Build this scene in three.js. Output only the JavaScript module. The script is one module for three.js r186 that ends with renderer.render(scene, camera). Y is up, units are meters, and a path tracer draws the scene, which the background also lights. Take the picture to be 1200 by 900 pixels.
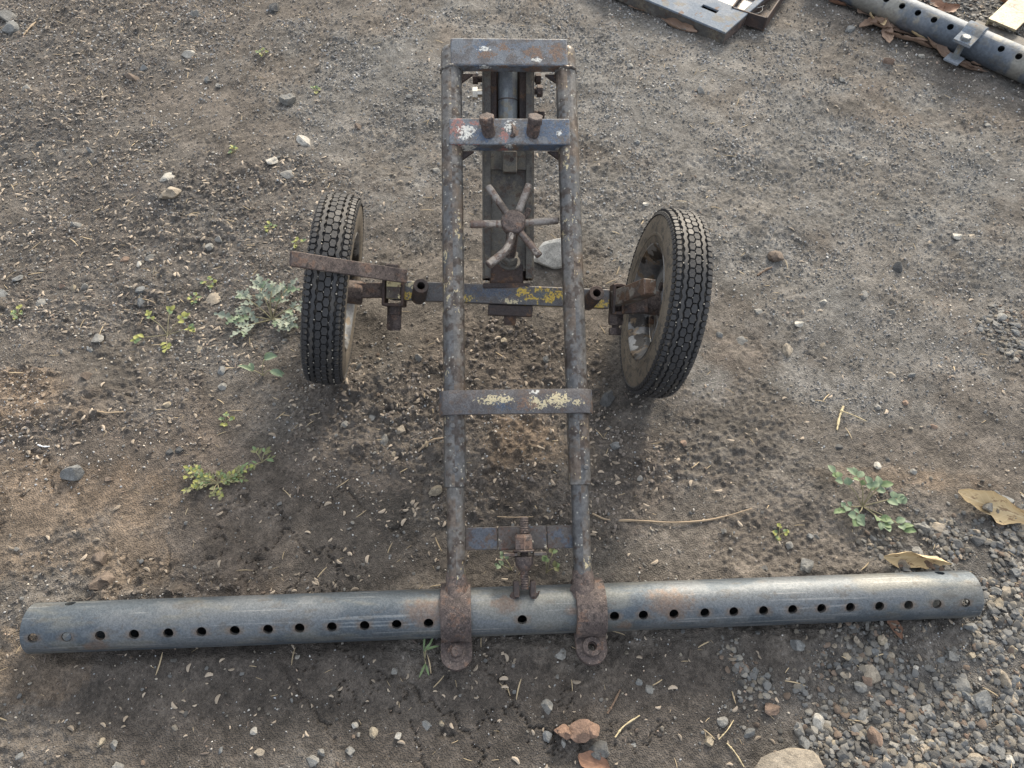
import * as THREE from 'three';
import { RoundedBoxGeometry } from 'three/addons/geometries/RoundedBoxGeometry.js';
import { mergeGeometries, mergeVertices, toCreasedNormals } from 'three/addons/utils/BufferGeometryUtils.js';

// ------------------------------------------------------------------ camera, sky, sun, exposure
const scene = new THREE.Scene();
const CAM_H = 1.45, PITCH = 55.5 * Math.PI / 180, ROLL = 4 * Math.PI / 180, FPX = 873;
const camera = new THREE.PerspectiveCamera(2 * Math.atan(450 / FPX) * 180 / Math.PI, 4 / 3, 0.05, 400);
const camF = new THREE.Vector3(0, -Math.sin(PITCH), -Math.cos(PITCH)), camU0 = new THREE.Vector3(0, Math.cos(PITCH), -Math.sin(PITCH));
const camR = new THREE.Vector3(1, 0, 0).multiplyScalar(Math.cos(ROLL)).addScaledVector(camU0, Math.sin(ROLL));
const camU = new THREE.Vector3(1, 0, 0).multiplyScalar(-Math.sin(ROLL)).addScaledVector(camU0, Math.cos(ROLL));
camera.position.set(0, CAM_H, 0);
camera.quaternion.setFromRotationMatrix(new THREE.Matrix4().makeBasis(camR, camU, camF.clone().negate()));
scene.add(camera);

const renderer = new THREE.WebGLRenderer({ antialias: true });
renderer.toneMapping = THREE.LinearToneMapping;
renderer.toneMappingExposure = 1.9;
renderer.shadowMap.enabled = true;

const sunDir = new THREE.Vector3(0.26, 0.46, -0.86).normalize();
const sun = new THREE.DirectionalLight(new THREE.Color().setRGB(1, 0.87, 0.70), 3.2);
sun.position.copy(sunDir).multiplyScalar(8).add(new THREE.Vector3(0, 0, -1.2));
sun.target.position.set(0, 0, -1.2);
sun.castShadow = true; sun.shadow.radius = 24; sun.shadow.mapSize.set(2048, 2048);
Object.assign(sun.shadow.camera, { left: -3, right: 3, top: 3, bottom: -3, near: 0.5, far: 20 });
scene.add(sun, sun.target);

{ // hazy late-day sky: blue overhead, pale horizon, broad warm glow around the veiled sun
  const W = 512, H = 256, d = new Float32Array(W * H * 4), v = new THREE.Vector3();
  for (let j = 0; j < H; j++) for (let i = 0; i < W; i++) {
    const th = ((j + 0.5) / H - 0.5) * Math.PI, ph = ((i + 0.5) / W - 0.5) * 2 * Math.PI;
    v.set(Math.cos(th) * Math.cos(ph), Math.sin(th), Math.cos(th) * Math.sin(ph));
    const k = (j * W + i) * 4;
    if (v.y < 0) { d[k] = 0.16; d[k + 1] = 0.15; d[k + 2] = 0.14; d[k + 3] = 1; continue; }
    const e = Math.pow(1 - v.y, 2.2), c = Math.max(-1, Math.min(1, v.dot(sunDir))), g = Math.acos(c);
    const glow = 1.6 * Math.exp(-(g * g) / (2 * 0.34 * 0.34)) + 0.55 * Math.exp(-(g * g) / (2 * 0.85 * 0.85));
    d[k] = 0.44 + 0.22 * e + glow * 1.0;
    d[k + 1] = 0.50 + 0.19 * e + glow * 0.86;
    d[k + 2] = 0.60 + 0.12 * e + glow * 0.64;
    d[k + 3] = 1;
  }
  const t = new THREE.DataTexture(d, W, H, THREE.RGBAFormat, THREE.FloatType);
  t.mapping = THREE.EquirectangularReflectionMapping; t.magFilter = THREE.LinearFilter; t.minFilter = THREE.LinearFilter; t.needsUpdate = true;
  scene.background = t; scene.environment = t;
}

// ------------------------------------------------------------------ helpers
let seedState = 12345;
const rnd = () => { seedState = (seedState + 0x6d2b79f5) | 0; let t = Math.imul(seedState ^ (seedState >>> 15), 1 | seedState); t = (t + Math.imul(t ^ (t >>> 7), 61 | t)) ^ t; return ((t ^ (t >>> 14)) >>> 0) / 4294967296; };
const reseed = (n) => { seedState = n * 7919 + 17; };
const rr = (a, b) => a + (b - a) * rnd();
const V = (x, y, z) => new THREE.Vector3(x, y, z);
const clamp = (x, a = 0, b = 1) => Math.max(a, Math.min(b, x));
const sstep = (a, b, x) => { const t = clamp((x - a) / (b - a)); return t * t * (3 - 2 * t); };
const lerp = (a, b, t) => a + (b - a) * t;
const PERM = new Uint8Array(1024);
{ reseed(99); const p = [...Array(256).keys()]; for (let i = 255; i > 0; i--) { const j = Math.floor(rnd() * (i + 1)); [p[i], p[j]] = [p[j], p[i]]; } for (let i = 0; i < 1024; i++) PERM[i] = p[i & 255]; }
function vn(x, y, per = 256) {            // value noise, periodic in per cells, 0..1
  let xi = Math.floor(x), yi = Math.floor(y); const fx = x - xi, fy = y - yi;
  xi = ((xi % per) + per) % per; yi = ((yi % per) + per) % per;
  const x1 = (xi + 1) % per, y1 = (yi + 1) % per, u = fx * fx * (3 - 2 * fx), v = fy * fy * (3 - 2 * fy);
  const a = PERM[PERM[xi & 255] + (yi & 255)], b = PERM[PERM[x1 & 255] + (yi & 255)], c = PERM[PERM[xi & 255] + (y1 & 255)], d = PERM[PERM[x1 & 255] + (y1 & 255)];
  return (a + (b - a) * u + (c - a) * v + (a - b - c + d) * u * v) / 255;
}
function fbm(x, y, per = 256, oct = 4, gain = 0.5) { let s = 0, a = 1, n = 0; for (let i = 0; i < oct; i++) { s += a * vn(x + i * 17.3 * (per === 256 ? 1 : 0), y, per); n += a; a *= gain; x *= 2; y *= 2; per = Math.min(256, per * 2); } return s / n; }
function cell(x, y, per = 256) {          // distance to nearest and second-nearest scattered point
  const xi = Math.floor(x), yi = Math.floor(y); let f1 = 81, f2 = 81, id = 0;
  for (let j = -1; j <= 1; j++) for (let i = -1; i <= 1; i++) {
    const cx = xi + i, cy = yi + j, h = PERM[PERM[((cx % per) + per) % per & 255] + (((cy % per) + per) % per & 255)];
    const px = cx + h / 255, py = cy + PERM[h + 77] / 255, dd = (px - x) * (px - x) + (py - y) * (py - y);
    if (dd < f1) { f2 = f1; f1 = dd; id = h; } else if (dd < f2) f2 = dd;
  }
  return [Math.sqrt(f1), Math.sqrt(f2), id];
}
function tex(n, fn, srgb = true, size = 1) {   // computed texture, one tile = size metres
  const d = new Uint8Array(n * n * 4);
  for (let j = 0; j < n; j++) for (let i = 0; i < n; i++) { const c = fn(i / n, j / n), k = (j * n + i) * 4; d[k] = clamp(c[0], 0, 255); d[k + 1] = clamp(c[1], 0, 255); d[k + 2] = clamp(c[2], 0, 255); d[k + 3] = 255; }
  const t = new THREE.DataTexture(d, n, n); t.wrapS = t.wrapT = THREE.RepeatWrapping; t.magFilter = THREE.LinearFilter; t.minFilter = THREE.LinearMipmapLinearFilter; t.generateMipmaps = true;
  if (srgb) t.colorSpace = THREE.SRGBColorSpace;
  t.repeat.set(1 / size, 1 / size); t.needsUpdate = true; return t;
}
function texRect(w, h, sx, sy, fn) { // computed picture of one surface, sx by sy metres
  const d = new Uint8Array(w * h * 4); for (let j = 0; j < h; j++) for (let i = 0; i < w; i++) { const c = fn((i + 0.5) / w * sx, (j + 0.5) / h * sy), k = (j * w + i) * 4; d[k] = clamp(c[0], 0, 255); d[k + 1] = clamp(c[1], 0, 255); d[k + 2] = clamp(c[2], 0, 255); d[k + 3] = 255; }
  const t = new THREE.DataTexture(d, w, h); t.wrapS = t.wrapT = THREE.RepeatWrapping; t.magFilter = THREE.LinearFilter; t.minFilter = THREE.LinearMipmapLinearFilter; t.generateMipmaps = true; t.colorSpace = THREE.SRGBColorSpace; t.repeat.set(1 / sx, 1 / sy); t.needsUpdate = true; return t;
}
const grey = (fn) => (u, v) => { const g = fn(u, v); return [g, g, g]; };
const mix3 = (a, b, t) => [lerp(a[0], b[0], t), lerp(a[1], b[1], t), lerp(a[2], b[2], t)];

// photograph-calibrated ground point: where the sight line of a picture point meets height h
function gp(px, py, h = 0) {
  const d = camF.clone().addScaledVector(camR, (px - 600) / FPX).addScaledVector(camU, -(py - 450) / FPX);
  return V(0, CAM_H, 0).addScaledVector(d, (h - CAM_H) / d.y);
}
function atDepth(px, py, dep) { return V(0, CAM_H, 0).addScaledVector(camF.clone().addScaledVector(camR, (px - 600) / FPX).addScaledVector(camU, -(py - 450) / FPX), dep); }

const names = new Map();
const numbered = (n) => { const k = names.get(n) ?? 0; names.set(n, k + 1); return k ? n + '_' + String(k).padStart(3, '0') : n; };
function finish(m) { m.castShadow = true; m.receiveShadow = true; return m; }
function tag(o, label, category, group, kind) { o.userData.label = label; o.userData.category = category; if (group) o.userData.group = group; if (kind) o.userData.kind = kind; return o; }
function topMesh(name, geo, mat) { const m = finish(new THREE.Mesh(geo, mat)); m.name = numbered(name); scene.add(m); return m; }
function topGroup(name, pos) { const g = new THREE.Group(); g.name = numbered(name); g.position.copy(pos); g.userData.base = undefined; delete g.userData.base; scene.add(g); return g; }
function kid(parent, name, geo, mat) { const m = finish(new THREE.Mesh(geo, mat)); m.name = name; parent.add(m); return m; }

// geometry helpers ------------------------------------------------
function boxUV(g, seed = 0) {             // uv in metres by the face's main direction; turned bodies keep their own
  if (g.userData.cyl && g.attributes.uv) { const s = g.index ? g.toNonIndexed() : g, uv = s.attributes.uv; for (let i = 0; i < uv.count; i++) uv.setXY(i, uv.getX(i) + (seed * 0.377) % 1, uv.getY(i) + (seed * 0.731) % 1); return s; }
  const s = g.index ? g.toNonIndexed() : g, p = s.attributes.position, n = p.count, uv = new Float32Array(n * 2);
  const a = V(), b = V(), c = V(), f = V(); const ox = (seed * 0.377) % 1, oy = (seed * 0.731) % 1;
  for (let i = 0; i < n; i += 3) {
    a.fromBufferAttribute(p, i); b.fromBufferAttribute(p, i + 1); c.fromBufferAttribute(p, i + 2);
    f.copy(b).sub(a).cross(c.clone().sub(a)); const x = Math.abs(f.x), y = Math.abs(f.y), z = Math.abs(f.z);
    [a, b, c].forEach((q, k) => { const [u, v] = x > y && x > z ? [q.z, q.y] : y > z ? [q.x, q.z] : [q.x, q.y]; uv[(i + k) * 2] = u + ox; uv[(i + k) * 2 + 1] = v + oy; });
  }
  s.setAttribute('uv', new THREE.BufferAttribute(uv, 2)); return s;
}
let uvSeed = 1;
const flat = (g) => { const s = g.index ? g.toNonIndexed() : g; s.computeVertexNormals(); return s; };
const rbox = (w, h, d, r = 0.003, seg = 2) => new RoundedBoxGeometry(w, h, d, seg, Math.min(r, w / 2.1, h / 2.1, d / 2.1));
const basis = (o, x, y, z) => new THREE.Matrix4().makeBasis(x, y, z).setPosition(o);
function orient(a, b) { const q = new THREE.Quaternion().setFromUnitVectors(V(0, 1, 0), b.clone().sub(a).normalize()); return new THREE.Matrix4().compose(a, q, V(1, 1, 1)); }
function lathe(profile, seg = 32) {     // uv: girth and arc length in metres
  const g = new THREE.LatheGeometry(profile.map(([r, y]) => new THREE.Vector2(r, y)), seg), uv = g.attributes.uv, n = profile.length, R = Math.max(...profile.map((p) => p[0])); let s = 0; const L = profile.map((p, i) => (s += i ? Math.hypot(p[0] - profile[i - 1][0], p[1] - profile[i - 1][1]) : 0));
  for (let i = 0; i < uv.count; i++) uv.setXY(i, uv.getX(i) * 2 * Math.PI * R, L[i % n]); g.userData.cyl = true; return g;
}
function latheSharp(profile, seg = 32) { const g = toCreasedNormals(lathe(profile, seg), 0.6); g.userData.cyl = true; return g; }
function rod(r, h, seg = 24, bev = 0.0015) { return latheSharp([[0.00001, 0], [r - bev, 0], [r, bev], [r, h - bev], [r - bev, h], [0.00001, h]], seg); }
function pipe(r, ri, h, seg = 28) { const b = 0.001; return latheSharp([[ri, 0], [r - b, 0], [r, b], [r, h - b], [r - b, h], [ri, h], [ri, 0]], seg); }
function hexHead(r, h) { return flat(lathe([[0.00001, 0], [r, 0], [r, h * 0.82], [r * 0.86, h], [0.00001, h]], 6)); }
function rough(g, amp, freq, seed = 0) { g.userData.cyl = false;  // uneven, weathered surface
  const s = mergeVertices((g.deleteAttribute('uv'), g.deleteAttribute('normal'), g), 1e-5), p = s.attributes.position;
  for (let i = 0; i < p.count; i++) { const x = p.getX(i), y = p.getY(i), z = p.getZ(i); p.setXYZ(i, x + amp * (vn(y * freq + seed, z * freq + 3) - 0.5), y + amp * (vn(z * freq + seed + 9, x * freq) - 0.5), z + amp * (vn(x * freq + 5, y * freq + seed) - 0.5)); }
  s.computeVertexNormals(); return s;
}


// round tube along +y with rows of drilled holes: every hole is cut out of its own patch of wall, so the surface stays smooth
function perforated(R, Ri, L, r, rows) {
  const pos = [], nor = [], uv = [], idx = []; const bev = 0.0011;
  const vert = (rad, th, s, n) => { pos.push(Math.sin(th) * rad, s, Math.cos(th) * rad); nor.push(...n); uv.push(th * R, s); return pos.length / 3 - 1; };
  const radial = (th, k = 1) => [Math.sin(th) * k, 0, Math.cos(th) * k];
  const tri = (a, b, c, out) => { // wind so that the face looks along its vertex normal
    const A = V(...pos.slice(a * 3, a * 3 + 3)), e = V(...pos.slice(b * 3, b * 3 + 3)).sub(A).cross(V(...pos.slice(c * 3, c * 3 + 3)).sub(A)), n = V(nor[a * 3], nor[a * 3 + 1], nor[a * 3 + 2]); if (e.dot(n) < 0) idx.push(a, c, b); else idx.push(a, b, c); };
  const quad = (a, b, c, d) => { tri(a, b, c); tri(b, d, c); };
  const half = r * 1.6, y0 = bev, y1 = L - bev;
  const patch = (rad, k, ta, tb, sa, sb, nt, ns) => { const id = []; for (let i = 0; i <= nt; i++) for (let j = 0; j <= ns; j++) { const th = lerp(ta, tb, i / nt); id.push(vert(rad, th, lerp(sa, sb, j / ns), radial(th, k))); } for (let i = 0; i < nt; i++) for (let j = 0; j < ns; j++) { quad(id[i * (ns + 1) + j], id[i * (ns + 1) + j + 1], id[(i + 1) * (ns + 1) + j], id[(i + 1) * (ns + 1) + j + 1]); } };
  const sorted = rows.map((q) => ({ ...q, at: [...q.at].sort((a, b) => a - b) })).sort((a, b) => a.th - b.th);
  for (const [rad, k] of [[R, 1], [Ri, -1]]) {
    const hw = half / R;                                   // the same angles inside and out
    sorted.forEach((row, i) => {
      const next = sorted[(i + 1) % sorted.length].th + (i + 1 >= sorted.length ? Math.PI * 2 : 0), a0 = row.th + hw, a1 = next - hw; patch(rad, k, a0, a1, y0, y1, Math.max(2, Math.ceil((a1 - a0) / 0.087)), 6);
      let s = y0; const strip = (to) => { if (to - s > 1e-5) patch(rad, k, row.th - hw, row.th + hw, s, to, 8, 1); s = to; };
      for (const h of row.at) { strip(h - half); const N = 32, rings = [[], [], []]; for (let q = 0; q <= N; q++) { const f = q / N * Math.PI * 2, cx = Math.cos(f), cy = Math.sin(f), m = Math.max(Math.abs(cx), Math.abs(cy)); [[cx * r, cy * r], [lerp(cx * r, cx / m * half, 0.5), lerp(cy * r, cy / m * half, 0.5)], [cx / m * half, cy / m * half]].forEach(([u, v], w) => { const th = row.th + u / R; rings[w].push(vert(rad, th, h + v, radial(th, k))); }); } for (let w = 0; w < 2; w++) for (let q = 0; q < N; q++) quad(rings[w][q], rings[w][q + 1], rings[w + 1][q], rings[w + 1][q + 1]); s = h + half; }
      strip(y1);
    });
  }
  for (const row of rows) for (const h of row.at) { let last = null; for (let q = 0; q <= 32; q++) { const f = q / 32 * Math.PI * 2, u = Math.cos(f) * r, v = Math.sin(f) * r, th = row.th + u / R, n = V(Math.cos(row.th), 0, -Math.sin(row.th)).multiplyScalar(-Math.cos(f)).add(V(0, -Math.sin(f), 0)), a = vert(R, th, h + v, [n.x, n.y, n.z]), b = vert(Ri, th, h + v, [n.x, n.y, n.z]); if (last) quad(last[0], a, last[1], b); last = [a, b]; } }
  for (const [s, sg] of [[0, -1], [L, 1]]) { let last = null; for (let q = 0; q <= 72; q++) { const th = q / 72 * Math.PI * 2, n = [Math.sin(th) * 0.7, sg * 0.7, Math.cos(th) * 0.7], v = [vert(R, th, s - sg * bev, n), vert(R - bev, th, s, n), vert(R - bev, th, s, [0, sg, 0]), vert(Ri, th, s, [0, sg, 0]), vert(Ri, th, s, radial(th, -1)), vert(Ri, th, s - sg * bev, radial(th, -1))]; if (last) for (const w of [0, 2, 4]) quad(last[w], v[w], last[w + 1], v[w + 1]); last = v; } }
  const g = new THREE.BufferGeometry(); g.setAttribute('position', new THREE.Float32BufferAttribute(pos, 3)); g.setAttribute('normal', new THREE.Float32BufferAttribute(nor, 3)); g.setAttribute('uv', new THREE.Float32BufferAttribute(uv, 2)); g.setIndex(idx); g.userData.cyl = true; return g;
}

// ------------------------------------------------------------------ materials
const steelBump = tex(512, grey((u, v) => { const c = cell(u * 60, v * 60, 60); return 255 * clamp(0.25 + 0.5 * fbm(u * 24, v * 24, 24, 4, 0.65) + 0.25 * sstep(0.1, 0.45, c[0])); }), false, 0.16);
function steel(n, size, fn, o = {}) {
  const m = new THREE.MeshStandardMaterial({ map: tex(n, fn, true, size), roughness: o.rough ?? 0.55, metalness: o.metal ?? 0.25, bumpMap: steelBump, bumpScale: o.bump ?? 0.0006 });
  return m;
}
function specks(u, v, f, thr, s = 0) { const c = cell(u * f + s, v * f + s * 3, 256); return c[2] / 255 > thr ? 1 - sstep(0.12, 0.34, c[0] + 0.25 * (vn(u * f * 5, v * f * 5) - 0.5)) : 0; }
const frameMat = steel(1024, 0.8, (u, v) => {
  let c = mix3([96, 94, 92], [82, 83, 85], sstep(0.4, 0.62, fbm(u * 8, v * 8, 8)));
  c = mix3(c, [92, 80, 70], 0.8 * sstep(0.5, 0.68, fbm(u * 14 + 3, v * 14, 14, 5, 0.65)));
  c = mix3(c, [58, 50, 46], 0.75 * sstep(0.54, 0.68, fbm(u * 48, v * 48, 48, 4, 0.65)));
  c = mix3(c, [196, 182, 144], 0.75 * sstep(0.690, 0.712, 0.62 * fbm(u * 110 + 7, v * 64, 256, 4, 0.7) + 0.38 * vn(u * 10, v * 10, 10)));
  c = mix3(c, [172, 170, 160], 0.8 * specks(u, v, 120, 0.93));
  const g = (fbm(u * 128, v * 128, 128, 3, 0.7) - 0.5) * 46; return [c[0] + g, c[1] + g, c[2] + g];
}, { rough: 0.46, metal: 0.35, bump: 0.0007 });
function chipped(base, patches, seed, size = 0.3) {      // old paint flaking down to steel, patch by patch
  return steel(512, size, (u, v) => {
    let c = mix3(base, [74, 66, 62], sstep(0.42, 0.66, fbm(u * 9 + seed, v * 9, 256, 5, 0.6)));
    patches.forEach(([col, thr, f], k) => { c = mix3(c, col, 0.92 * sstep(thr, thr + 0.02, 0.6 * fbm(u * f + seed + k * 11, v * f + k * 5, 256, 5, 0.6) + 0.4 * vn(u * 4 + seed * 1.7 + k * 3.1, v * 4 + k))); });
    c = mix3(c, [70, 48, 38], 0.5 * sstep(0.6, 0.7, fbm(u * 40, v * 40, 40, 4, 0.6)));
    const g = (fbm(u * 100, v * 100, 100, 3, 0.7) - 0.5) * 40; return [c[0] + g, c[1] + g, c[2] + g];
  }, { rough: 0.5, metal: 0.25, bump: 0.0005 });
}
const recessMat = chipped([102, 106, 112], [[[78, 88, 102], 0.66, 12], [[136, 96, 80], 0.68, 16], [[196, 196, 190], 0.715, 30]], 3);
const creamMat = chipped([98, 90, 78], [[[222, 208, 160], 0.5, 14]], 15);
const plateMat = chipped([78, 74, 72], [[[70, 76, 86], 0.66, 12], [[198, 190, 168], 0.68, 30], [[88, 62, 54], 0.66, 12]], 33);
const rustMat = steel(512, 0.3, (u, v) => {
  let c = mix3([88, 78, 74], [66, 58, 57], sstep(0.38, 0.64, fbm(u * 9, v * 9, 9, 5, 0.6)));
  c = mix3(c, [112, 84, 68], 0.5 * sstep(0.56, 0.70, fbm(u * 18 + 4, v * 18, 18, 5, 0.62)));
  c = mix3(c, [132, 122, 114], 0.6 * specks(u, v, 70, 0.88, 2)); c = mix3(c, [44, 38, 37], 0.6 * sstep(0.58, 0.68, fbm(u * 50 + 8, v * 50, 256, 4, 0.65)));
  const g = (fbm(u * 128, v * 128, 128, 3, 0.7) - 0.5) * 60; return [c[0] + g, c[1] + g * 0.9, c[2] + g * 0.85];
}, { rough: 0.72, metal: 0.1, bump: 0.0012 });
const darkRustMat = steel(512, 0.3, (u, v) => {
  let c = mix3([68, 56, 52], [54, 48, 48], sstep(0.4, 0.62, fbm(u * 10, v * 10, 10, 5, 0.6)));
  c = mix3(c, [104, 76, 54], 0.65 * sstep(0.60, 0.72, fbm(u * 16, v * 16 + 5, 16, 5, 0.62)));
  const g = (fbm(u * 128, v * 128, 128, 3, 0.7) - 0.5) * 36; return [c[0] + g, c[1] + g, c[2] + g];
}, { rough: 0.75, metal: 0.1, bump: 0.0012 });
const mastMat = steel(512, 0.3, (u, v) => {
  let c = mix3([88, 86, 82], [70, 68, 66], sstep(0.4, 0.62, fbm(u * 8, v * 8, 8, 5, 0.6)));
  c = mix3(c, [104, 96, 82], 0.6 * sstep(0.54, 0.68, fbm(u * 14, v * 14, 14, 5, 0.65)));
  c = mix3(c, [66, 50, 42], 0.6 * sstep(0.6, 0.7, fbm(u * 20, v * 20, 20, 5, 0.6)));
  const g = (fbm(u * 128, v * 128, 128, 3, 0.7) - 0.5) * 34; return [c[0] + g, c[1] + g, c[2] + g];
}, { rough: 0.7, metal: 0.1, bump: 0.0006 });
const rodMat = steel(512, 0.3, (u, v) => {
  let c = mix3([112, 118, 122], [88, 92, 98], sstep(0.4, 0.62, fbm(u * 9, v * 9, 9, 5, 0.6)));
  c = mix3(c, [120, 108, 86], 0.5 * sstep(0.58, 0.7, fbm(u * 16, v * 16, 16, 5, 0.6)));
  const g = (fbm(u * 128, v * 128, 128, 3, 0.7) - 0.5) * 30; return [c[0] + g, c[1] + g, c[2] + g];
}, { rough: 0.55, metal: 0.3, bump: 0.0004 });
const galv = (warm) => steel(1024, 0.9, (u, v) => {
  let c = mix3([104, 110, 118], [84, 92, 102], sstep(0.40, 0.62, fbm(u * 7, v * 7, 7, 5, 0.55)));
  c = mix3(c, [148, 142, 128], 0.6 * sstep(0.52, 0.68, fbm(u * 5 + 2, v * 11, 256, 5, 0.6)));
  c = mix3(c, warm, 0.5 * sstep(0.67, 0.76, fbm(u * 11 + 5, v * 11 + 1, 256, 5, 0.6)));
  c = mix3(c, [96, 94, 90], 0.4 * sstep(0.62, 0.72, fbm(u * 48, v * 30, 256, 4, 0.6)));
    const g = (fbm(u * 128, v * 128, 128, 3, 0.7) - 0.5) * 30; return [c[0] + g, c[1] + g, c[2] + g];
}, { rough: 0.6, metal: 0.5, bump: 0.0006 });
const galvFar = galv([150, 140, 120]);
const shinyBolt = new THREE.MeshStandardMaterial({ color: 0xb8b4ac, metalness: 0.95, roughness: 0.25 });

const wallTex = tex(512, (u, v) => {
  let c = mix3([82, 76, 68], [112, 103, 90], fbm(u * 9, v * 9, 9, 5, 0.62)); c = mix3(c, [58, 56, 54], 0.7 * sstep(0.54, 0.66, fbm(u * 20, v * 20, 20, 5, 0.65)));
  const g = (fbm(u * 120, v * 120, 120, 3, 0.7) - 0.5) * 30; return [c[0] + g, c[1] + g, c[2] + g];
}, true, 0.2);
const rubberTex = (dust, seed) => tex(512, (u, v) => {
  let c = mix3([32, 33, 36], [44, 45, 48], fbm(u * 10, v * 10, 10, 5, 0.6));
  c = mix3(c, [138, 122, 98], dust * sstep(0.46, 0.66, fbm(u * 7 + seed, v * 7, 256, 5, 0.62)));
  c = mix3(c, [150, 140, 122], dust * 0.6 * specks(u, v, 90, 0.86, seed));
  const g = (fbm(u * 120, v * 120, 120, 3, 0.7) - 0.5) * 22; return [c[0] + g, c[1] + g, c[2] + g];
}, true, 0.2);
const rubberBump = tex(256, grey((u, v) => 255 * fbm(u * 32, v * 32, 32, 4, 0.7)), false, 0.06);
const treadMat = new THREE.MeshStandardMaterial({ map: rubberTex(0.2, 2), roughness: 0.62, bumpMap: rubberBump, bumpScale: 0.0005 });
const treadMats = [treadMat, new THREE.MeshStandardMaterial({ map: rubberTex(0.36, 12), roughness: 0.7, bumpMap: rubberBump, bumpScale: 0.0006 }), new THREE.MeshStandardMaterial({ map: rubberTex(0.12, 17), roughness: 0.55, bumpMap: rubberBump, bumpScale: 0.0005 })];
const stoneMatPale = new THREE.MeshStandardMaterial({ color: 0xb4aea2, roughness: 0.9 });
const wallMat = new THREE.MeshStandardMaterial({ map: wallTex, roughness: 0.88, bumpMap: rubberBump, bumpScale: 0.0006 });
const grooveMat = new THREE.MeshStandardMaterial({ map: rubberTex(0.28, 9), roughness: 0.9 });
const rimMat = steel(512, 0.3, (u, v) => {
  let c = mix3([128, 130, 132], [98, 100, 104], sstep(0.4, 0.62, fbm(u * 7, v * 7, 7, 5, 0.6)));
  c = mix3(c, [40, 38, 38], 0.9 * sstep(0.52, 0.58, fbm(u * 6 + 3, v * 6, 256, 5, 0.55)));
  c = mix3(c, [128, 108, 84], 0.6 * sstep(0.58, 0.68, fbm(u * 10 + 9, v * 10, 256, 5, 0.6)));
  const g = (fbm(u * 100, v * 100, 100, 3, 0.7) - 0.5) * 30; return [c[0] + g, c[1] + g, c[2] + g];
}, { rough: 0.42, metal: 0.55, bump: 0.0004 });

// ------------------------------------------------------------------ ground
const blob = (px, py, rx, rz) => { const c = gp(px, py); return [c.x, c.z, rx, rz]; };
const zone = (list, x, z, wob) => { let s = 0; for (const [cx, cz, rx, rz] of list) { const dx = (x - cx) / rx, dz = (z - cz) / rz, q = Math.sqrt(dx * dx + dz * dz) + wob; s = Math.max(s, 1 - sstep(0.55, 1.25, q)); } return s; };
const GRAVEL = [blob(1110, 830, 0.30, 0.19), blob(1190, 690, 0.22, 0.2), blob(1130, 622, 0.14, 0.055), blob(1020, 895, 0.16, 0.06), blob(1195, 395, 0.12, 0.10), blob(1180, 10, 0.5, 0.16), blob(1260, 850, 0.4, 0.5)];
const LITTER = [blob(60, 150, 0.55, 0.42), blob(120, 270, 0.5, 0.26), blob(240, 340, 0.36, 0.2), blob(60, 60, 0.5, 0.5), blob(0, 360, 0.4, 0.2), blob(280, 230, 0.3, 0.2)];
const CLOD = [blob(600, 590, 0.30, 0.10), blob(570, 440, 0.32, 0.2), blob(450, 500, 0.25, 0.14), blob(760, 540, 0.25, 0.12), blob(60, 480, 0.4, 0.12), blob(240, 690, 0.3, 0.06)];
const DAMP_SHADE = [blob(300, 815, 0.42, 0.11), blob(560, 835, 0.45, 0.12), blob(740, 845, 0.3, 0.12), blob(900, 790, 0.12, 0.05), blob(480, 640, 0.35, 0.1)];  // damp soil, with the soft shade before the bar painted in as well
const DUST = [blob(900, 190, 0.85, 0.55), blob(1000, 330, 0.5, 0.3), blob(460, 120, 0.4, 0.5), blob(700, 60, 0.6, 0.4), blob(960, 460, 0.3, 0.1)];
const SUNLIT_DUST = [blob(70, 590, 0.22, 0.09), blob(20, 770, 0.1, 0.1), blob(120, 660, 0.2, 0.07), blob(40, 470, 0.22, 0.08), blob(640, 520, 0.12, 0.06), blob(1080, 560, 0.2, 0.05)];  // orange dust patches, warm sunlight painted into their colour
const MUD = [blob(220, 560, 0.34, 0.17), blob(380, 590, 0.24, 0.12), blob(250, 640, 0.3, 0.1), blob(860, 420, 0.22, 0.16), blob(300, 810, 0.4, 0.12), blob(600, 830, 0.4, 0.1)];
const TUBE_A = V(-0.8385, 0.0455, -0.3530), TUBE_B = V(0.9250, 0.0455, -0.5425), TUBE_D = TUBE_B.clone().sub(TUBE_A).normalize(), TUBE_LEN = TUBE_A.distanceTo(TUBE_B);
const WHEEL_L = { c: V(-0.404, 0.2015, -1.0755), a: V(1, -0.146, -0.055).normalize() }, WHEEL_R = { c: V(0.319, 0.1985, -1.103), a: V(1, -0.115, -0.012).normalize() };
function soilAt(x, z) {
  const wob = (fbm(x * 7 + 40, z * 7 + 40, 256, 5, 0.62) - 0.5) * 2.2;
  return { gravel: zone(GRAVEL, x, z, wob), litter: zone(LITTER, x, z, wob), clod: zone(CLOD, x, z, wob), dampShade: zone(DAMP_SHADE, x, z, wob), dust: zone(DUST, x, z, wob), sunDust: zone(SUNLIT_DUST, x, z, wob * 1.4), mud: zone(MUD, x, z, wob) };
}
const SG = { x0: -2.4, z0: -3.5, st: 0.012, nx: 400, nz: 320, cells: [] };    // soil kinds looked up on a 12 mm grid
function soil(x, z) {
  const i = Math.round((x - SG.x0) / SG.st), j = Math.round((z - SG.z0) / SG.st); if (i < 0 || j < 0 || i >= SG.nx || j >= SG.nz) return soilAt(x, z);
  return (SG.cells[j * SG.nx + i] ??= soilAt(SG.x0 + i * SG.st, SG.z0 + j * SG.st));
}
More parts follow.
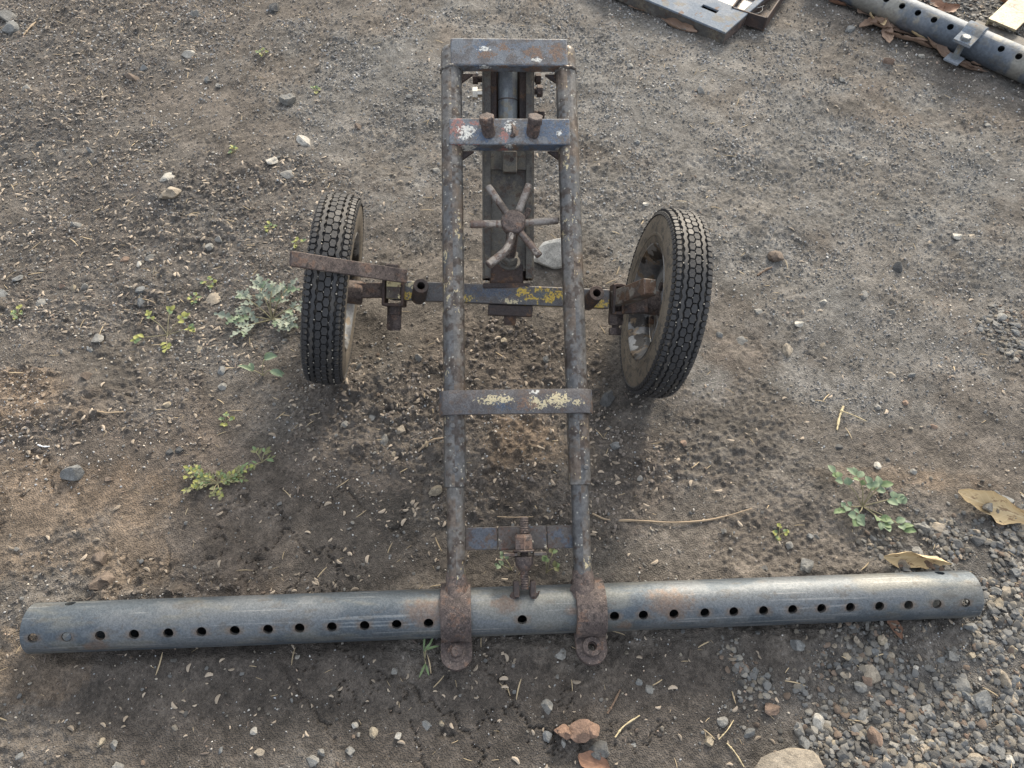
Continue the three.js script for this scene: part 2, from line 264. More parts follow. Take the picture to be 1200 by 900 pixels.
const BASE = [0.150, 0.137, 0.125], DUSTC = [0.190, 0.188, 0.184], DAMP_SHADEC = [0.086, 0.078, 0.072], SUNLITC = [0.215, 0.166, 0.122], LIT = [0.125, 0.118, 0.112], GRV = [0.125, 0.121, 0.117], MUDC = [0.138, 0.120, 0.106], CLODC = [0.132, 0.115, 0.102];  // damp tone also carries painted bar shade, orange tone painted sunlight
function soilColor(s) { let c = BASE; c = mix3(c, MUDC, s.mud); c = mix3(c, DUSTC, s.dust * 0.9); c = mix3(c, LIT, s.litter * 0.8); c = mix3(c, CLODC, s.clod * 0.85); c = mix3(c, DAMP_SHADEC, s.dampShade * 0.95); c = mix3(c, SUNLITC, s.sunDust * 0.6); c = mix3(c, GRV, s.gravel * 0.8); return c; }
function groundY(x, z, s = soil(x, z)) {
  const far = sstep(3.4, 6, Math.hypot(x, z + 1));
  let h = 0.034 * (fbm(x * 1.4 + 60, z * 1.4 + 60, 256, 3) - 0.5) + 0.020 * (fbm(x * 5 + 20, z * 5 + 70, 256, 2) - 0.5);
  // the bar lies flat, the wheels stand on flat spots
  const t = clamp((x - TUBE_A.x) * TUBE_D.x + (z - TUBE_A.z) * TUBE_D.z, 0, TUBE_LEN), dt = Math.hypot(x - TUBE_A.x - TUBE_D.x * t, z - TUBE_A.z - TUBE_D.z * t);
  const dl = Math.hypot(x + 0.375, (z + 1.07)), dr = Math.hypot(x - 0.343, (z + 1.10));
  const calm = Math.max(1 - sstep(0.04, 0.22, dt), 1 - sstep(0.08, 0.25, dl), 1 - sstep(0.08, 0.25, dr));
  h *= 1 - calm;
  h += (1 - calm) * 0.016 * (fbm(x * 8 + 31, z * 8 + 13, 256, 3) - 0.5);
  // packed and crumbled patches alternate
  const pat = sstep(0.40, 0.60, fbm(x * 3.4 + 8, z * 3.4 + 21, 256, 4, 0.6)), rgh = clamp(0.30 + 0.70 * pat + 0.4 * s.clod + 0.45 * s.litter - 0.6 * s.mud - 0.45 * s.dampShade - 0.12 * s.dust, 0.12, 1.25);
  const n1 = fbm(x * 22 + 3, z * 22, 256, 2), c1 = cell(x * 28 + 0.8 * n1, z * 28 + 0.8 * n1), c2 = cell(x * 70 + n1, z * 70 - n1);
  const lump = 1 - sstep(0.10, 0.52, c1[0]), crumb = 1 - sstep(0.16, 0.50, c2[0]), bil = Math.abs(fbm(x * 40 + 5, z * 40 + 3, 256, 3, 0.6) - 0.5) * 2;
  h += rgh * (0.006 * (n1 - 0.5) + 0.008 * lump * sstep(0.55, 0.9, c1[2] / 255) * (0.5 + 0.6 * s.clod + 0.3 * s.litter) + 0.0060 * crumb * Math.pow(c2[2] / 255, 1.8) + 0.007 * (0.3 - bil) + 0.0036 * (vn(x * 125, z * 125) - 0.5) + 0.002 * (vn(x * 230 + 9, z * 230) - 0.5));
  // soil banked against the bar and round the tyres
  const bank = Math.exp(-Math.pow((dt - 0.062) / 0.022, 2)) * sstep(0.35, 0.7, fbm(x * 11 + 2, z * 11 + 7, 256, 3)) + 0.8 * Math.max(Math.exp(-Math.pow((Math.hypot((x + 0.375) * 1.6, z + 1.07) - 0.12) / 0.04, 2)), Math.exp(-Math.pow((Math.hypot((x - 0.343) * 1.6, z + 1.10) - 0.12) / 0.04, 2)));
  h += 0.014 * bank;
  if (s.mud > 0.05) { // drying cracks in the smooth mud
    const w = 0.9 * fbm(x * 26, z * 26, 256, 4, 0.6), k = cell(x * 7.5 + w, z * 7.5 + w * 1.3 + 5), e = k[1] - k[0], open = fbm(x * 4 + 9, z * 4, 256, 2);
    h -= 0.0075 * s.mud * (1 - sstep(0.008, 0.034, e)) * sstep(0.47, 0.62, open);
  }
  h += s.gravel * 0.003 * (fbm(x * 60, z * 60, 256, 2) - 0.3);
  // ruts worn by wheels, running away up the yard
  const ru = (x + 0.35) * 0.85 + (z + 2.2) * 0.55; h += s.dust * 0.004 * Math.sin(ru * 38 + 3 * n1) * (1 - sstep(0.15, 0.4, Math.abs(ru)));
  return h * (1 - far);
}
{
  const xs = [], zs = [];
  const span = (arr, from, to, step) => { for (let v = from; v < to - 1e-6; v += typeof step === 'function' ? step(v) : step) arr.push(v); };
  for (const v of [-120, -60, -30, -16, -10, -7, -5, -4, -3.3, -2.8, -2.5, -2.3]) xs.push(v);
  span(xs, -2.16, 2.16, (v) => { const a = Math.abs(v); return a < 1.0 ? 0.0030 : 0.0050; });
  for (const v of [2.16, 2.3, 2.5, 2.8, 3.3, 4, 5, 7, 10, 16, 30, 60, 120]) xs.push(v);
  for (const v of [-120, -60, -30, -16, -10, -7, -5.4, -4.6, -4, -3.6, -3.4]) zs.push(v);
  span(zs, -3.25, 0.1, (v) => (v < -2 ? 0.0080 : v < -1.2 ? 0.0052 : 0.0030));
  for (const v of [0.1, 0.2, 0.4, 0.8, 1.6, 3, 6, 12, 30, 80]) zs.push(v);
  const nx = xs.length, nz = zs.length, pos = new Float32Array(nx * nz * 3), col = new Float32Array(nx * nz * 3), uv = new Float32Array(nx * nz * 2), idx = new Uint32Array((nx - 1) * (nz - 1) * 6);
  for (let j = 0; j < nz; j++) for (let i = 0; i < nx; i++) {
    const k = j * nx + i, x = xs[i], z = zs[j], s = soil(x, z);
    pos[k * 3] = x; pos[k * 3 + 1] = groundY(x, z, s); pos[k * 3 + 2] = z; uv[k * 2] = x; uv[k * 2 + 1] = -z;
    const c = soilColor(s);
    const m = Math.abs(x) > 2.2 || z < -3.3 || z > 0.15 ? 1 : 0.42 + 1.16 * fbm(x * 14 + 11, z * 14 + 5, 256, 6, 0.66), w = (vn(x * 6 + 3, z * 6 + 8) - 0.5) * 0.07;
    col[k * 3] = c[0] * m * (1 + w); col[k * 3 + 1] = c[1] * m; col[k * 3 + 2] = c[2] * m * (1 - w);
  }
  let q = 0; for (let j = 0; j < nz - 1; j++) for (let i = 0; i < nx - 1; i++) { const a = j * nx + i, b = a + 1, c = a + nx, d = c + 1; idx[q++] = a; idx[q++] = c; idx[q++] = b; idx[q++] = b; idx[q++] = c; idx[q++] = d; }
  const g = new THREE.BufferGeometry();
  g.setAttribute('position', new THREE.BufferAttribute(pos, 3)); g.setAttribute('color', new THREE.BufferAttribute(col, 3)); g.setAttribute('uv', new THREE.BufferAttribute(uv, 2)); g.setIndex(new THREE.BufferAttribute(idx, 1));
  g.computeVertexNormals();
  const grain = tex(1024, (u, v) => {       // fine earth: grains, specks of pale grit and dark humus
    let c = [228, 226, 223]; const f = fbm(u * 64, v * 64, 64, 4, 0.75), e = fbm(u * 14, v * 14, 14, 4, 0.6);
    const k = 0.56 + 0.66 * f + 0.45 * (e - 0.5); c = [c[0] * k, c[1] * k, c[2] * k];
    const p1 = specks(u, v, 128, 0.90, 1), p2 = specks(u, v, 90, 0.88, 3);
    c = mix3(c, [255, 252, 244], 0.75 * p1); c = mix3(c, [120, 112, 106], 0.7 * p2); return c;
  }, true, 0.42);
  const bump = tex(1024, grey((u, v) => 255 * clamp(0.72 * fbm(u * 64, v * 64, 64, 4, 0.85) + 0.28 * (1 - sstep(0.18, 0.5, cell(u * 128, v * 128, 128)[0])))), false, 0.42);
  const m = new THREE.MeshStandardMaterial({ vertexColors: true, map: grain, bumpMap: bump, bumpScale: 0.0042, roughness: 0.95 });
  const o = topMesh('ground', g, m); o.castShadow = false; tag(o, 'bare grey brown earth yard with cracked mud and grit', 'ground', null, 'structure');
}

// ------------------------------------------------------------------ loose soil, grit and dry litter (uncountable)
function lumpGeo(detail, seed, fl = 0.7, amp = 0.35) {
  const g = mergeVertices((() => { const a = new THREE.IcosahedronGeometry(1, detail); a.deleteAttribute('uv'); a.deleteAttribute('normal'); return a; })(), 1e-4), p = g.attributes.position; reseed(seed);
  const cuts = [...Array(9)].map(() => [V(rr(-1, 1), rr(-1, 1), rr(-1, 1)).normalize(), rr(0.45, 0.85)]), v = V();
  for (let i = 0; i < p.count; i++) {
    v.fromBufferAttribute(p, i); const n = 1 + amp * (vn(v.x * 1.7 + seed, v.y * 1.7 + v.z * 1.3) - 0.5) + amp * 0.4 * (vn(v.z * 4 + seed, v.x * 4 + v.y * 3) - 0.5); v.multiplyScalar(n);
    for (const [d, k] of cuts) { const e = v.dot(d) - k; if (e > 0) v.addScaledVector(d, -e * 0.85); }
    p.setXYZ(i, v.x, v.y * fl, v.z);
  }
  g.computeVertexNormals(); return g;
}
const stoneSpeck = tex(512, (u, v) => { const k = 0.70 + 0.5 * fbm(u * 10, v * 10, 10, 5, 0.65) + 0.3 * (fbm(u * 90, v * 90, 90, 2, 0.7) - 0.5) + 0.25 * specks(u, v, 60, 0.9, 6) - 0.25 * specks(u, v, 50, 0.9, 8); return [225 * k, 224 * k, 221 * k]; }, true, 0.09);
const stoneBump = tex(256, grey((u, v) => 255 * fbm(u * 16, v * 16, 16, 5, 0.7)), false, 0.05);
const NOCOLOR = new THREE.Color(1, 1, 1);
function scatter(name, label, cat, geo, mat, n, seed, place) {
  const m = new THREE.InstancedMesh(geo, mat, n); reseed(seed); const M = new THREE.Matrix4(), q = new THREE.Quaternion(), e = new THREE.Euler(), c = new THREE.Color();
  let k = 0, tries = 0;
  while (k < n && tries < n * 40) {
    tries++;
    const z = -0.06 - Math.pow(rnd(), 0.85) * 3.0, half = 0.98 + 0.42 * -z, x = rr(-half, half), r = place(x, z, c, e); if (!r) continue;
    const [sx, sy, sz, lift] = r; q.setFromEuler(e); M.compose(V(x, groundY(x, z) + lift, z), q, V(sx, sy, sz)); m.setMatrixAt(k, M); m.setColorAt(k, c); k++;
  }
  m.count = k; m.name = numbered(name); finish(m); tag(m, label, cat, null, 'stuff'); scene.add(m); return m;
}
const wallColor = new THREE.MeshStandardMaterial({ roughness: 0.95, vertexColors: false });
const crumbMat = new THREE.MeshStandardMaterial({ roughness: 0.96, bumpMap: stoneBump, bumpScale: 0.0005 });
const fade = (z) => clamp(0.6 + 0.28 * -z, 0.6, 1.3);
for (let v = 0; v < 3; v++) scatter('soil_crumbs', ['fine brown crumbs of loose soil', 'dark rounded crumbs of loose soil', 'pale dry crumbs of loose soil'][v] + ' strewn over the yard', 'soil', flat(lumpGeo(1, 11 + v, 0.75, 1.1)), crumbMat, 26000, 101 + v, (x, z, c, e) => {
  const s = soil(x, z), d = 0.18 + 0.16 * s.clod + 0.45 * s.litter + 0.30 * s.dust - 0.25 * s.dampShade - 0.22 * s.mud; if (rnd() > d * 2.2 * sstep(0.38, 0.72, 0.6 * vn(x * 9 + v * 9, z * 9) + 0.4 * vn(x * 26, z * 26 + v))) return null;
  const r = 0.0010 + 0.0034 * Math.pow(rnd(), 4.5) * (1 + 0.9 * s.clod), t = rr(0.65, 1.25), b = soilColor(s).map((q) => q * [1.0, 0.9, 1.3][v]);
  c.setRGB(b[0] * t, b[1] * t, b[2] * t); e.set(rr(0, 6), rr(0, 6), rr(0, 6)); const f = fade(z); return [r * f * rr(0.8, 1.3), r * f * rr(0.7, 1), r * f, r * 0.25];
});
const gritMat = new THREE.MeshStandardMaterial({ roughness: 0.8, map: stoneSpeck, bumpMap: stoneBump, bumpScale: 0.0006 });
const STONE_COL = [[0.225, 0.222, 0.215], [0.175, 0.182, 0.19], [0.25, 0.228, 0.195], [0.31, 0.30, 0.28], [0.12, 0.118, 0.115], [0.20, 0.155, 0.125]];
const pickStone = (c) => { const i = [0, 0, 1, 1, 1, 2, 2, 3, 4, 4, 5][Math.floor(rnd() * 11)], t = rr(0.75, 1.2), b = STONE_COL[i]; c.setRGB(b[0] * t, b[1] * t, b[2] * t); };
for (let v = 0; v < 3; v++) scatter('gravel', ['grey rounded gravel', 'blue grey angular gravel', 'mixed pale gravel'][v] + ' in loose drifts on the yard', 'gravel', boxUV(toCreasedNormals(lumpGeo(2, 31 + v * 5, 0.66, 0.6), 0.5), v), gritMat, 7200, 201 + v, (x, z, c, e) => {
  const s = soil(x, z), d = 0.02 + 0.95 * s.gravel * sstep(0.18, 0.52, vn(x * 16, z * 16) * 0.6 + vn(x * 45, z * 45) * 0.4) + 0.06 * s.litter; if (rnd() > d) return null;
  const r = (0.0016 + 0.0075 * Math.pow(rnd(), 3.6)) * (0.55 + 0.45 * s.gravel); pickStone(c); e.set(rr(-0.5, 0.5), rr(0, 6), rr(-0.5, 0.5)); return [r * rr(0.9, 1.4), r * rr(0.7, 1), r, r * 0.3];
});
for (let v = 0; v < 2; v++) scatter('grit', ['pale grit', 'grey grit'][v] + ' peppered across the bare soil', 'grit', flat(lumpGeo(0, 41 + v, 0.8, 0.5)), crumbMat, 17000, 221 + v, (x, z, c, e) => {
  const s = soil(x, z); if (rnd() > (0.30 + 0.6 * s.litter + 0.2 * s.dust - 0.10 * s.dampShade + 0.2 * s.clod) * 1.8 * sstep(0.35, 0.7, vn(x * 10 + 4 + v * 3, z * 10))) return null;
  const r = 0.0008 + 0.0028 * Math.pow(rnd(), 3.2); pickStone(c); c.multiplyScalar(v ? 1.15 : 1.75); e.set(rr(0, 6), rr(0, 6), rr(0, 6)); const f = fade(z) * 1.1; return [r * f, r * f, r * f * 1.2, r * 0.3];
});
function stripGeo(seed, w = 0.16) {   // bent shred of straw or bark, length 2
  reseed(seed); const n = 4, pos = [], idx = []; const bx = rr(-0.25, 0.25), bz = rr(-0.3, 0.3), by = rr(0.02, 0.16);
  for (let i = 0; i <= n; i++) { const t = i / n * 2 - 1, ww = w * (1 - 0.55 * Math.abs(t) ** 2), y = by * (1 - t * t), z = bz * t * t; for (const [a, b] of [[-1, 0], [0, 0.5], [1, 0]]) pos.push(t, y + b * ww, z + a * ww + bx * t * 0); }
  for (let i = 0; i < n; i++) for (let k = 0; k < 3; k++) { const a = i * 3 + k, b = i * 3 + (k + 1) % 3; idx.push(a, b, a + 3, b, b + 3, a + 3); }
  const g = new THREE.BufferGeometry(); g.setAttribute('position', new THREE.Float32BufferAttribute(pos, 3)); g.setIndex(idx); return flat(g);
}
const strawMat = new THREE.MeshStandardMaterial({ roughness: 0.9 });
for (let v = 0; v < 3; v++) scatter('dry_litter', ['shreds of dry straw', 'chips of dark bark', 'flakes of dry leaf'][v] + ' scattered over the soil', 'litter', stripGeo(61 + v, [0.07, 0.22, 0.42][v]), strawMat, [1300, 8200, 4200][v], 241 + v, (x, z, c, e) => {
  const s = soil(x, z), d = [0.16 + 0.3 * s.litter + 0.2 * s.dampShade + 0.2 * s.gravel, 0.03 + 0.9 * s.litter + 0.25 * s.clod + 0.05 * s.gravel, 0.05 + 0.6 * s.litter + 0.3 * s.clod + 0.12 * s.gravel + 0.1 * s.dampShade][v]; if (rnd() > d * (0.3 + 1.4 * vn(x * 9 + v * 5, z * 9))) return null;
  const L = [0.004 + 0.016 * Math.pow(rnd(), 2.4), 0.003 + 0.006 * rnd() * rnd(), 0.003 + 0.006 * Math.pow(rnd(), 2)][v], t = rr(0.6, 1.3), b = [[0.36, 0.29, 0.19], [0.115, 0.095, 0.082], [0.29, 0.245, 0.195]][v];
  c.setRGB(b[0] * t, b[1] * t, b[2] * t); e.set(rr(-0.3, 0.3), rr(0, 6.3), rr(-0.35, 0.35)); return [L, L, L, L * 0.08 + 0.0006];
});
const channelMat = steel(512, 0.4, (u, v) => {
  let c = mix3([116, 122, 130], [100, 110, 122], sstep(0.4, 0.6, fbm(u * 6, v * 6, 6, 5, 0.6)));
  c = mix3(c, [112, 106, 96], 0.6 * sstep(0.52, 0.68, fbm(u * 8 + 3, v * 8, 256, 5, 0.62))); c = mix3(c, [110, 80, 60], 0.6 * sstep(0.66, 0.74, fbm(u * 14, v * 14, 14, 5, 0.6)));
  const g = (fbm(u * 100, v * 100, 100, 3, 0.7) - 0.5) * 34; return [c[0] + g, c[1] + g, c[2] + g];
}, { rough: 0.92, metal: 0, bump: 0.0006 });
const creamSteel = chipped([132, 124, 104], [[[150, 140, 114], 0.4, 9]], 61);

// bars whose old paint survives in particular places: patches [x, y, rx, ry, colour] in metres on the bar
function paintedBar(W, H, base, patches, seed) {
  const map = texRect(512, Math.round(512 * H / W / 2) * 2, W, H, (u, v) => {
    const x = u > W / 2 ? u - W : u, yy = v > H / 2 ? v - H : v;
    let c = mix3(base, mix3(base, [70, 66, 66], 0.6), sstep(0.40, 0.64, fbm(x * 60 + seed, yy * 60 + 40, 256, 5, 0.62)));
    c = mix3(c, [88, 72, 62], 0.45 * sstep(0.56, 0.70, fbm(x * 110 + 50 + seed, yy * 110 + 80, 256, 4, 0.62)));
    for (const [px, py, rx, ry, col, fr] of patches) { const q = Math.hypot((x - px) / rx, (yy - py) / ry) + 1.9 * (fbm(x * (fr ?? 150) + 70 + px * 90, yy * (fr ?? 150) + 60, 256, 4, 0.65) - 0.5); if (q < 1) c = mix3(c, col, 0.88 * (1 - sstep(0.84, 0.95, q)) * sstep(0.40, 0.50, fbm(x * 330 + 110, yy * 330 + 150, 256, 3, 0.6) + 0.10 * (1 - q))); }
    const g = (fbm(x * 700 + 300, yy * 700 + 300, 256, 2, 0.7) - 0.5) * 44; return [c[0] + g, c[1] + g, c[2] + g];
  });
  return new THREE.MeshStandardMaterial({ map, roughness: 0.5, metalness: 0.25, bumpMap: steelBump, bumpScale: 0.0006 });
}
const RED = [138, 98, 92], WHITE = [200, 200, 194], BLUE = [70, 85, 106], CREAM = [192, 180, 146], RUST = [104, 84, 72], OLDGREY = [98, 103, 110];
const topBarPaint = paintedBar(0.30, 0.15, OLDGREY, [[-0.055, 0.010, 0.016, 0.014, BLUE], [-0.048, -0.006, 0.018, 0.009, RUST], [-0.050, 0.006, 0.014, 0.006, WHITE, 260], [-0.010, 0.010, 0.015, 0.012, RUST], [0.050, -0.002, 0.020, 0.014, RUST], [0.056, -0.018, 0.014, 0.005, WHITE, 260], [0.10, 0, 0.02, 0.02, RUST], [0.02, 0.012, 0.03, 0.01, [84, 92, 104]]], 3);
const crossBarPaint = paintedBar(0.30, 0.15, OLDGREY, [[0.082, 0.004, 0.045, 0.024, BLUE, 80], [-0.105, 0.006, 0.015, 0.022, RED, 110], [-0.088, -0.002, 0.018, 0.018, WHITE, 210], [-0.070, 0.018, 0.010, 0.006, RED], [-0.012, -0.008, 0.010, 0.016, RED, 120], [0.002, 0.010, 0.012, 0.014, WHITE, 230], [0.012, 0.002, 0.008, 0.018, RUST], [0.100, -0.004, 0.006, 0.006, WHITE, 260], [-0.055, -0.01, 0.02, 0.014, BLUE]], 21);
const strapPaint = paintedBar(0.32, 0.16, [86, 85, 87], [[0.036, 0.003, 0.022, 0.012, CREAM, 190], [0.080, -0.001, 0.022, 0.013, CREAM, 170], [-0.040, -0.004, 0.034, 0.009, CREAM, 260], [0.015, 0.006, 0.020, 0.012, RUST], [-0.03, 0.008, 0.02, 0.008, [66, 76, 92]], [0.115, 0.004, 0.010, 0.008, CREAM, 200], [0.034, -0.018, 0.010, 0.005, WHITE, 200]], 47);
const armMat = chipped([122, 118, 112], [[[96, 78, 66], 0.6, 12], [[160, 158, 152], 0.66, 18]], 73);
const spokeMat = chipped([122, 117, 113], [[[98, 84, 78], 0.6, 14], [[146, 138, 130], 0.62, 20]], 83);
const axlePaint = paintedBar(0.52, 0.13, [84, 84, 86], [[0.100, 0.002, 0.050, 0.016, [190, 160, 66], 90], [0.090, 0.004, 0.018, 0.010, [66, 74, 88], 120], [0.215, -0.012, 0.03, 0.012, [176, 150, 64]], [-0.205, -0.010, 0.028, 0.010, [176, 150, 64]], [-0.09, -0.012, 0.03, 0.009, [182, 156, 70], 120], [-0.19, 0.012, 0.02, 0.008, CREAM, 160], [0.02, -0.014, 0.02, 0.006, CREAM, 160], [-0.02, 0.004, 0.06, 0.012, [66, 74, 88], 90], [0.045, 0.008, 0.016, 0.008, [182, 154, 66]]], 8);

// ------------------------------------------------------------------ the two-wheeled implement carrier
const cart = topGroup('implement_carrier', V(0, 0, -0.95));
tag(cart, 'rusty two-wheeled implement carrier with tubular frame, star handwheel and perforated front bar', 'farm implement');
const CB = cart.position;
function part(name, geo, mat, parent = cart, uvIt = true) {         // geometry given in world metres
  const g = uvIt ? boxUV(geo, uvSeed++) : geo; let off = CB.clone();
  for (let p = parent; p !== cart; p = p.parent) off.add(p.position);
  g.translate(-off.x, -off.y, -off.z); return kid(parent, name, g, mat);
}
function subGroup(name, pos, parent = cart) { const g = new THREE.Group(); g.name = name; g.position.copy(pos).sub(CB); parent.add(g); return g; }
const on = (g, M) => { const s = boxUV(g, uvSeed++); s.applyMatrix4(M); return s; };
const P = (name, localGeo, M, mat, parent = cart) => part(name, on(localGeo, M), mat, parent, false);

// perforated bar across the front -------------------------------------------------
{
  const R = 0.0445, Ri = 0.0385, M = new THREE.Matrix4().compose(TUBE_A, new THREE.Quaternion().setFromUnitVectors(V(0, 1, 0), TUBE_D), V(1, 1, 1));
  const el = 50 * Math.PI / 180, front = V(-TUBE_D.z, 0, TUBE_D.x).normalize(); if (front.z < 0) front.negate();
  const dirA = front.clone().multiplyScalar(Math.cos(el)).add(V(0, Math.sin(el), 0)), dirB = front.clone().multiplyScalar(-Math.sin(el)).add(V(0, Math.cos(el), 0));
  const pxs = [38, 78, 117, 157, 197, 236, 275, 314, 351, 389, 427, 465, 502, 612, 720, 754, 790, 826, 860, 895, 929, 963, 997, 1031, 1065, 1098, 1132];
  const along = (px) => { let best = 0, bd = 9e9; for (let s = 0; s <= 1; s += 0.0005) { const q = TUBE_A.clone().lerp(TUBE_B, s).addScaledVector(dirA, R).sub(camera.position), x = 600 + FPX * q.dot(camR) / q.dot(camF); if (Math.abs(x - px) < bd) { bd = Math.abs(x - px); best = s; } } return best * TUBE_LEN; };
  const list = pxs.map(along), q = new THREE.Quaternion().setFromUnitVectors(TUBE_D, V(0, 1, 0)), ang = (d) => { const l = d.clone().applyQuaternion(q); return Math.atan2(l.x, l.z); };
  const girth = 2 * Math.PI * R, uA = ((ang(dirA) * R) % girth + girth) % girth, rust = [[0.715, uA - 0.020, 0.034], [1.165, uA - 0.020, 0.040], [0.985, uA - 0.012, 0.012], [0.86, uA - 0.03, 0.02], [1.08, uA + 0.02, 0.016], [0.13, uA + 0.02, 0.02]];
  const barMap = texRect(320, 2048, girth, 1.9, (u, s) => {
    const du = (q) => { let d = Math.abs(u - q) % girth; return Math.min(d, girth - d); };
    let c = mix3([96, 101, 106], [76, 84, 92], sstep(0.38, 0.62, fbm(u * 18, s * 10, 256, 5, 0.6)));
    c = mix3(c, [118, 116, 108], 0.45 * sstep(0.48, 0.66, fbm(u * 26 + 9, s * 7 + 3, 256, 5, 0.62)));
    c = mix3(c, [146, 148, 148], 0.5 * sstep(0.70, 0.76, fbm(u * 260, s * 5 + 1, 256, 3, 0.6)));              // lengthwise scratches
    c = mix3(c, [84, 80, 76], 0.35 * sstep(0.60, 0.74, fbm(u * 60 + 3, s * 34, 256, 4, 0.65)));
    for (const [rs, ru, rad] of rust) { const q = Math.hypot((s - rs) / 1.6, du(ru)) / rad + 0.9 * (fbm(u * 90, s * 90, 256, 4, 0.6) - 0.5); if (q < 1) c = mix3(c, [106, 91, 82], 0.65 * (1 - sstep(0.4, 1, q)) * (0.5 + fbm(u * 200, s * 200, 256, 3, 0.6))); }
    for (const hs of list) { const dx = Math.abs(s - hs), dy = du(uA); if (dx < 0.030 && dy < 0.012) c = mix3(c, [104, 88, 76], 0.6 * (1 - sstep(0.010, 0.026, dx + 0.008 * fbm(u * 300, s * 300, 256, 2))) * (1 - sstep(0.003, 0.011, dy))); }
    const g = (fbm(u * 420, s * 420, 256, 2, 0.7) - 0.5) * 30; return [c[0] + g, c[1] + g, c[2] + g];
  });
  const galvMat = new THREE.MeshStandardMaterial({ map: barMap, roughness: 0.56, metalness: 0.62, bumpMap: steelBump, bumpScale: 0.0006 });
  const M2 = perforated(R, Ri, TUBE_LEN, 0.0088, [{ th: ang(dirA), at: list }, { th: ang(dirB), at: [0.068, TUBE_LEN - 0.062] }]); M2.applyMatrix4(M); const bar = part('perforated_bar', M2.toNonIndexed(), galvMat, cart, false);
  const o = TUBE_A.clone().addScaledVector(TUBE_D, list[1]).addScaledVector(dirA, R - 0.006);
  P('plug', rod(0.0084, 0.005, 18, 0.001), orient(o, o.clone().add(dirA)), galvMat, bar);
}
// sloping tubular frame ------------------------------------------------------------
const F0 = V(0.0425, 0.085, -0.4805), FX = V(0.9953, 0.0066, -0.0964), FU = V(-0.0898, 0.4312, -0.8978), FN = V(0.0357, 0.9023, 0.4297);
const fp = (x, u, n = 0) => F0.clone().addScaledVector(FX, x).addScaledVector(FU, u).addScaledVector(FN, n);
const FM = (x, u, n = 0) => basis(fp(x, u, n), FX, FU, FN);
// two band clamps that tie the frame to the bar ------------------------------------
const tubeFront = V(-TUBE_D.z, 0, TUBE_D.x).normalize(); if (tubeFront.z < 0) tubeFront.negate();
for (const [px, hollow] of [[535, false], [689, true]]) {
  const s = clamp((gp(px, 714, 0.045).x - TUBE_A.x) / (TUBE_B.x - TUBE_A.x)), c = TUBE_A.clone().lerp(TUBE_B, s), w = 0.056;
  const M = basis(c, tubeFront, V(0, 1, 0), V().crossVectors(tubeFront, V(0, 1, 0)));   // x forward, y up, z along the bar
  const shape = new THREE.Shape(), Ro = 0.0535, Ri = 0.0448;
  const a0 = -0.02, a1 = Math.PI + 0.9; shape.moveTo(Ro * Math.cos(a0), Ro * Math.sin(a0));
  for (let i = 1; i <= 30; i++) { const a = lerp(a0, a1, i / 30); shape.lineTo(Ro * Math.cos(a), Ro * Math.sin(a)); }
  for (let i = 0; i <= 30; i++) { const a = lerp(a1, a0, i / 30); shape.lineTo(Ri * Math.cos(a), Ri * Math.sin(a)); }
  const band = new THREE.ExtrudeGeometry(shape, { depth: w - 0.003, bevelEnabled: true, bevelSize: 0.0012, bevelThickness: 0.0015, bevelSegments: 2, curveSegments: 4 }); band.translate(0, 0, -w / 2 + 0.0015);
  const clampPart = P('clamp', toCreasedNormals(band, 0.7), M, rustMat);
  const lug = new THREE.Shape(); lug.moveTo(-0.0275, 0); lug.lineTo(-0.0275, -0.030); lug.absarc(0, -0.036, 0.0275, Math.PI, 2 * Math.PI, false); lug.lineTo(0.0275, 0); lug.lineTo(-0.0275, 0);
  const hole = new THREE.Path(); hole.absarc(0, -0.034, hollow ? 0.0085 : 0.006, 0, Math.PI * 2, true); lug.holes.push(hole);
  const lg = new THREE.ExtrudeGeometry(lug, { depth: 0.011, bevelEnabled: true, bevelSize: 0.0015, bevelThickness: 0.0015, bevelSegments: 2, curveSegments: 20 });
  // lug plate: shape x -> along bar, shape -y -> forward, thickness -> up
  const ML = basis(c.clone().addScaledVector(tubeFront, 0.038).add(V(0, -0.018, 0)), TUBE_D.clone(), tubeFront.clone().negate(), V(0, 1, 0));
  P('lug', toCreasedNormals(lg, 0.7), ML, rustMat, clampPart);
  const hc = c.clone().addScaledVector(tubeFront, 0.038 + 0.034).add(V(0, -0.0055, 0));
  if (hollow) P('boss', pipe(0.0175, 0.0088, 0.008), orient(hc, hc.clone().add(V(0, 1, 0))), rustMat, clampPart);
  else { P('washer', rod(0.017, 0.004), orient(hc, hc.clone().add(V(0.1, 1, 0))), rustMat, clampPart); P('bolt', rod(0.0105, 0.013), orient(hc, hc.clone().add(V(0.12, 1, -0.05))), rustMat, clampPart); }
  P('weld', rough(lathe([[0.0172, 0.030], [0.0195, 0.020], [0.0205, 0.006], [0.0245, -0.004], [0.0262, -0.020], [0.022, -0.034]], 28), 0.004, 170, px), FM(hollow ? 0.1180 : -0.1200, 0.000, -0.002), rustMat, clampPart);
}
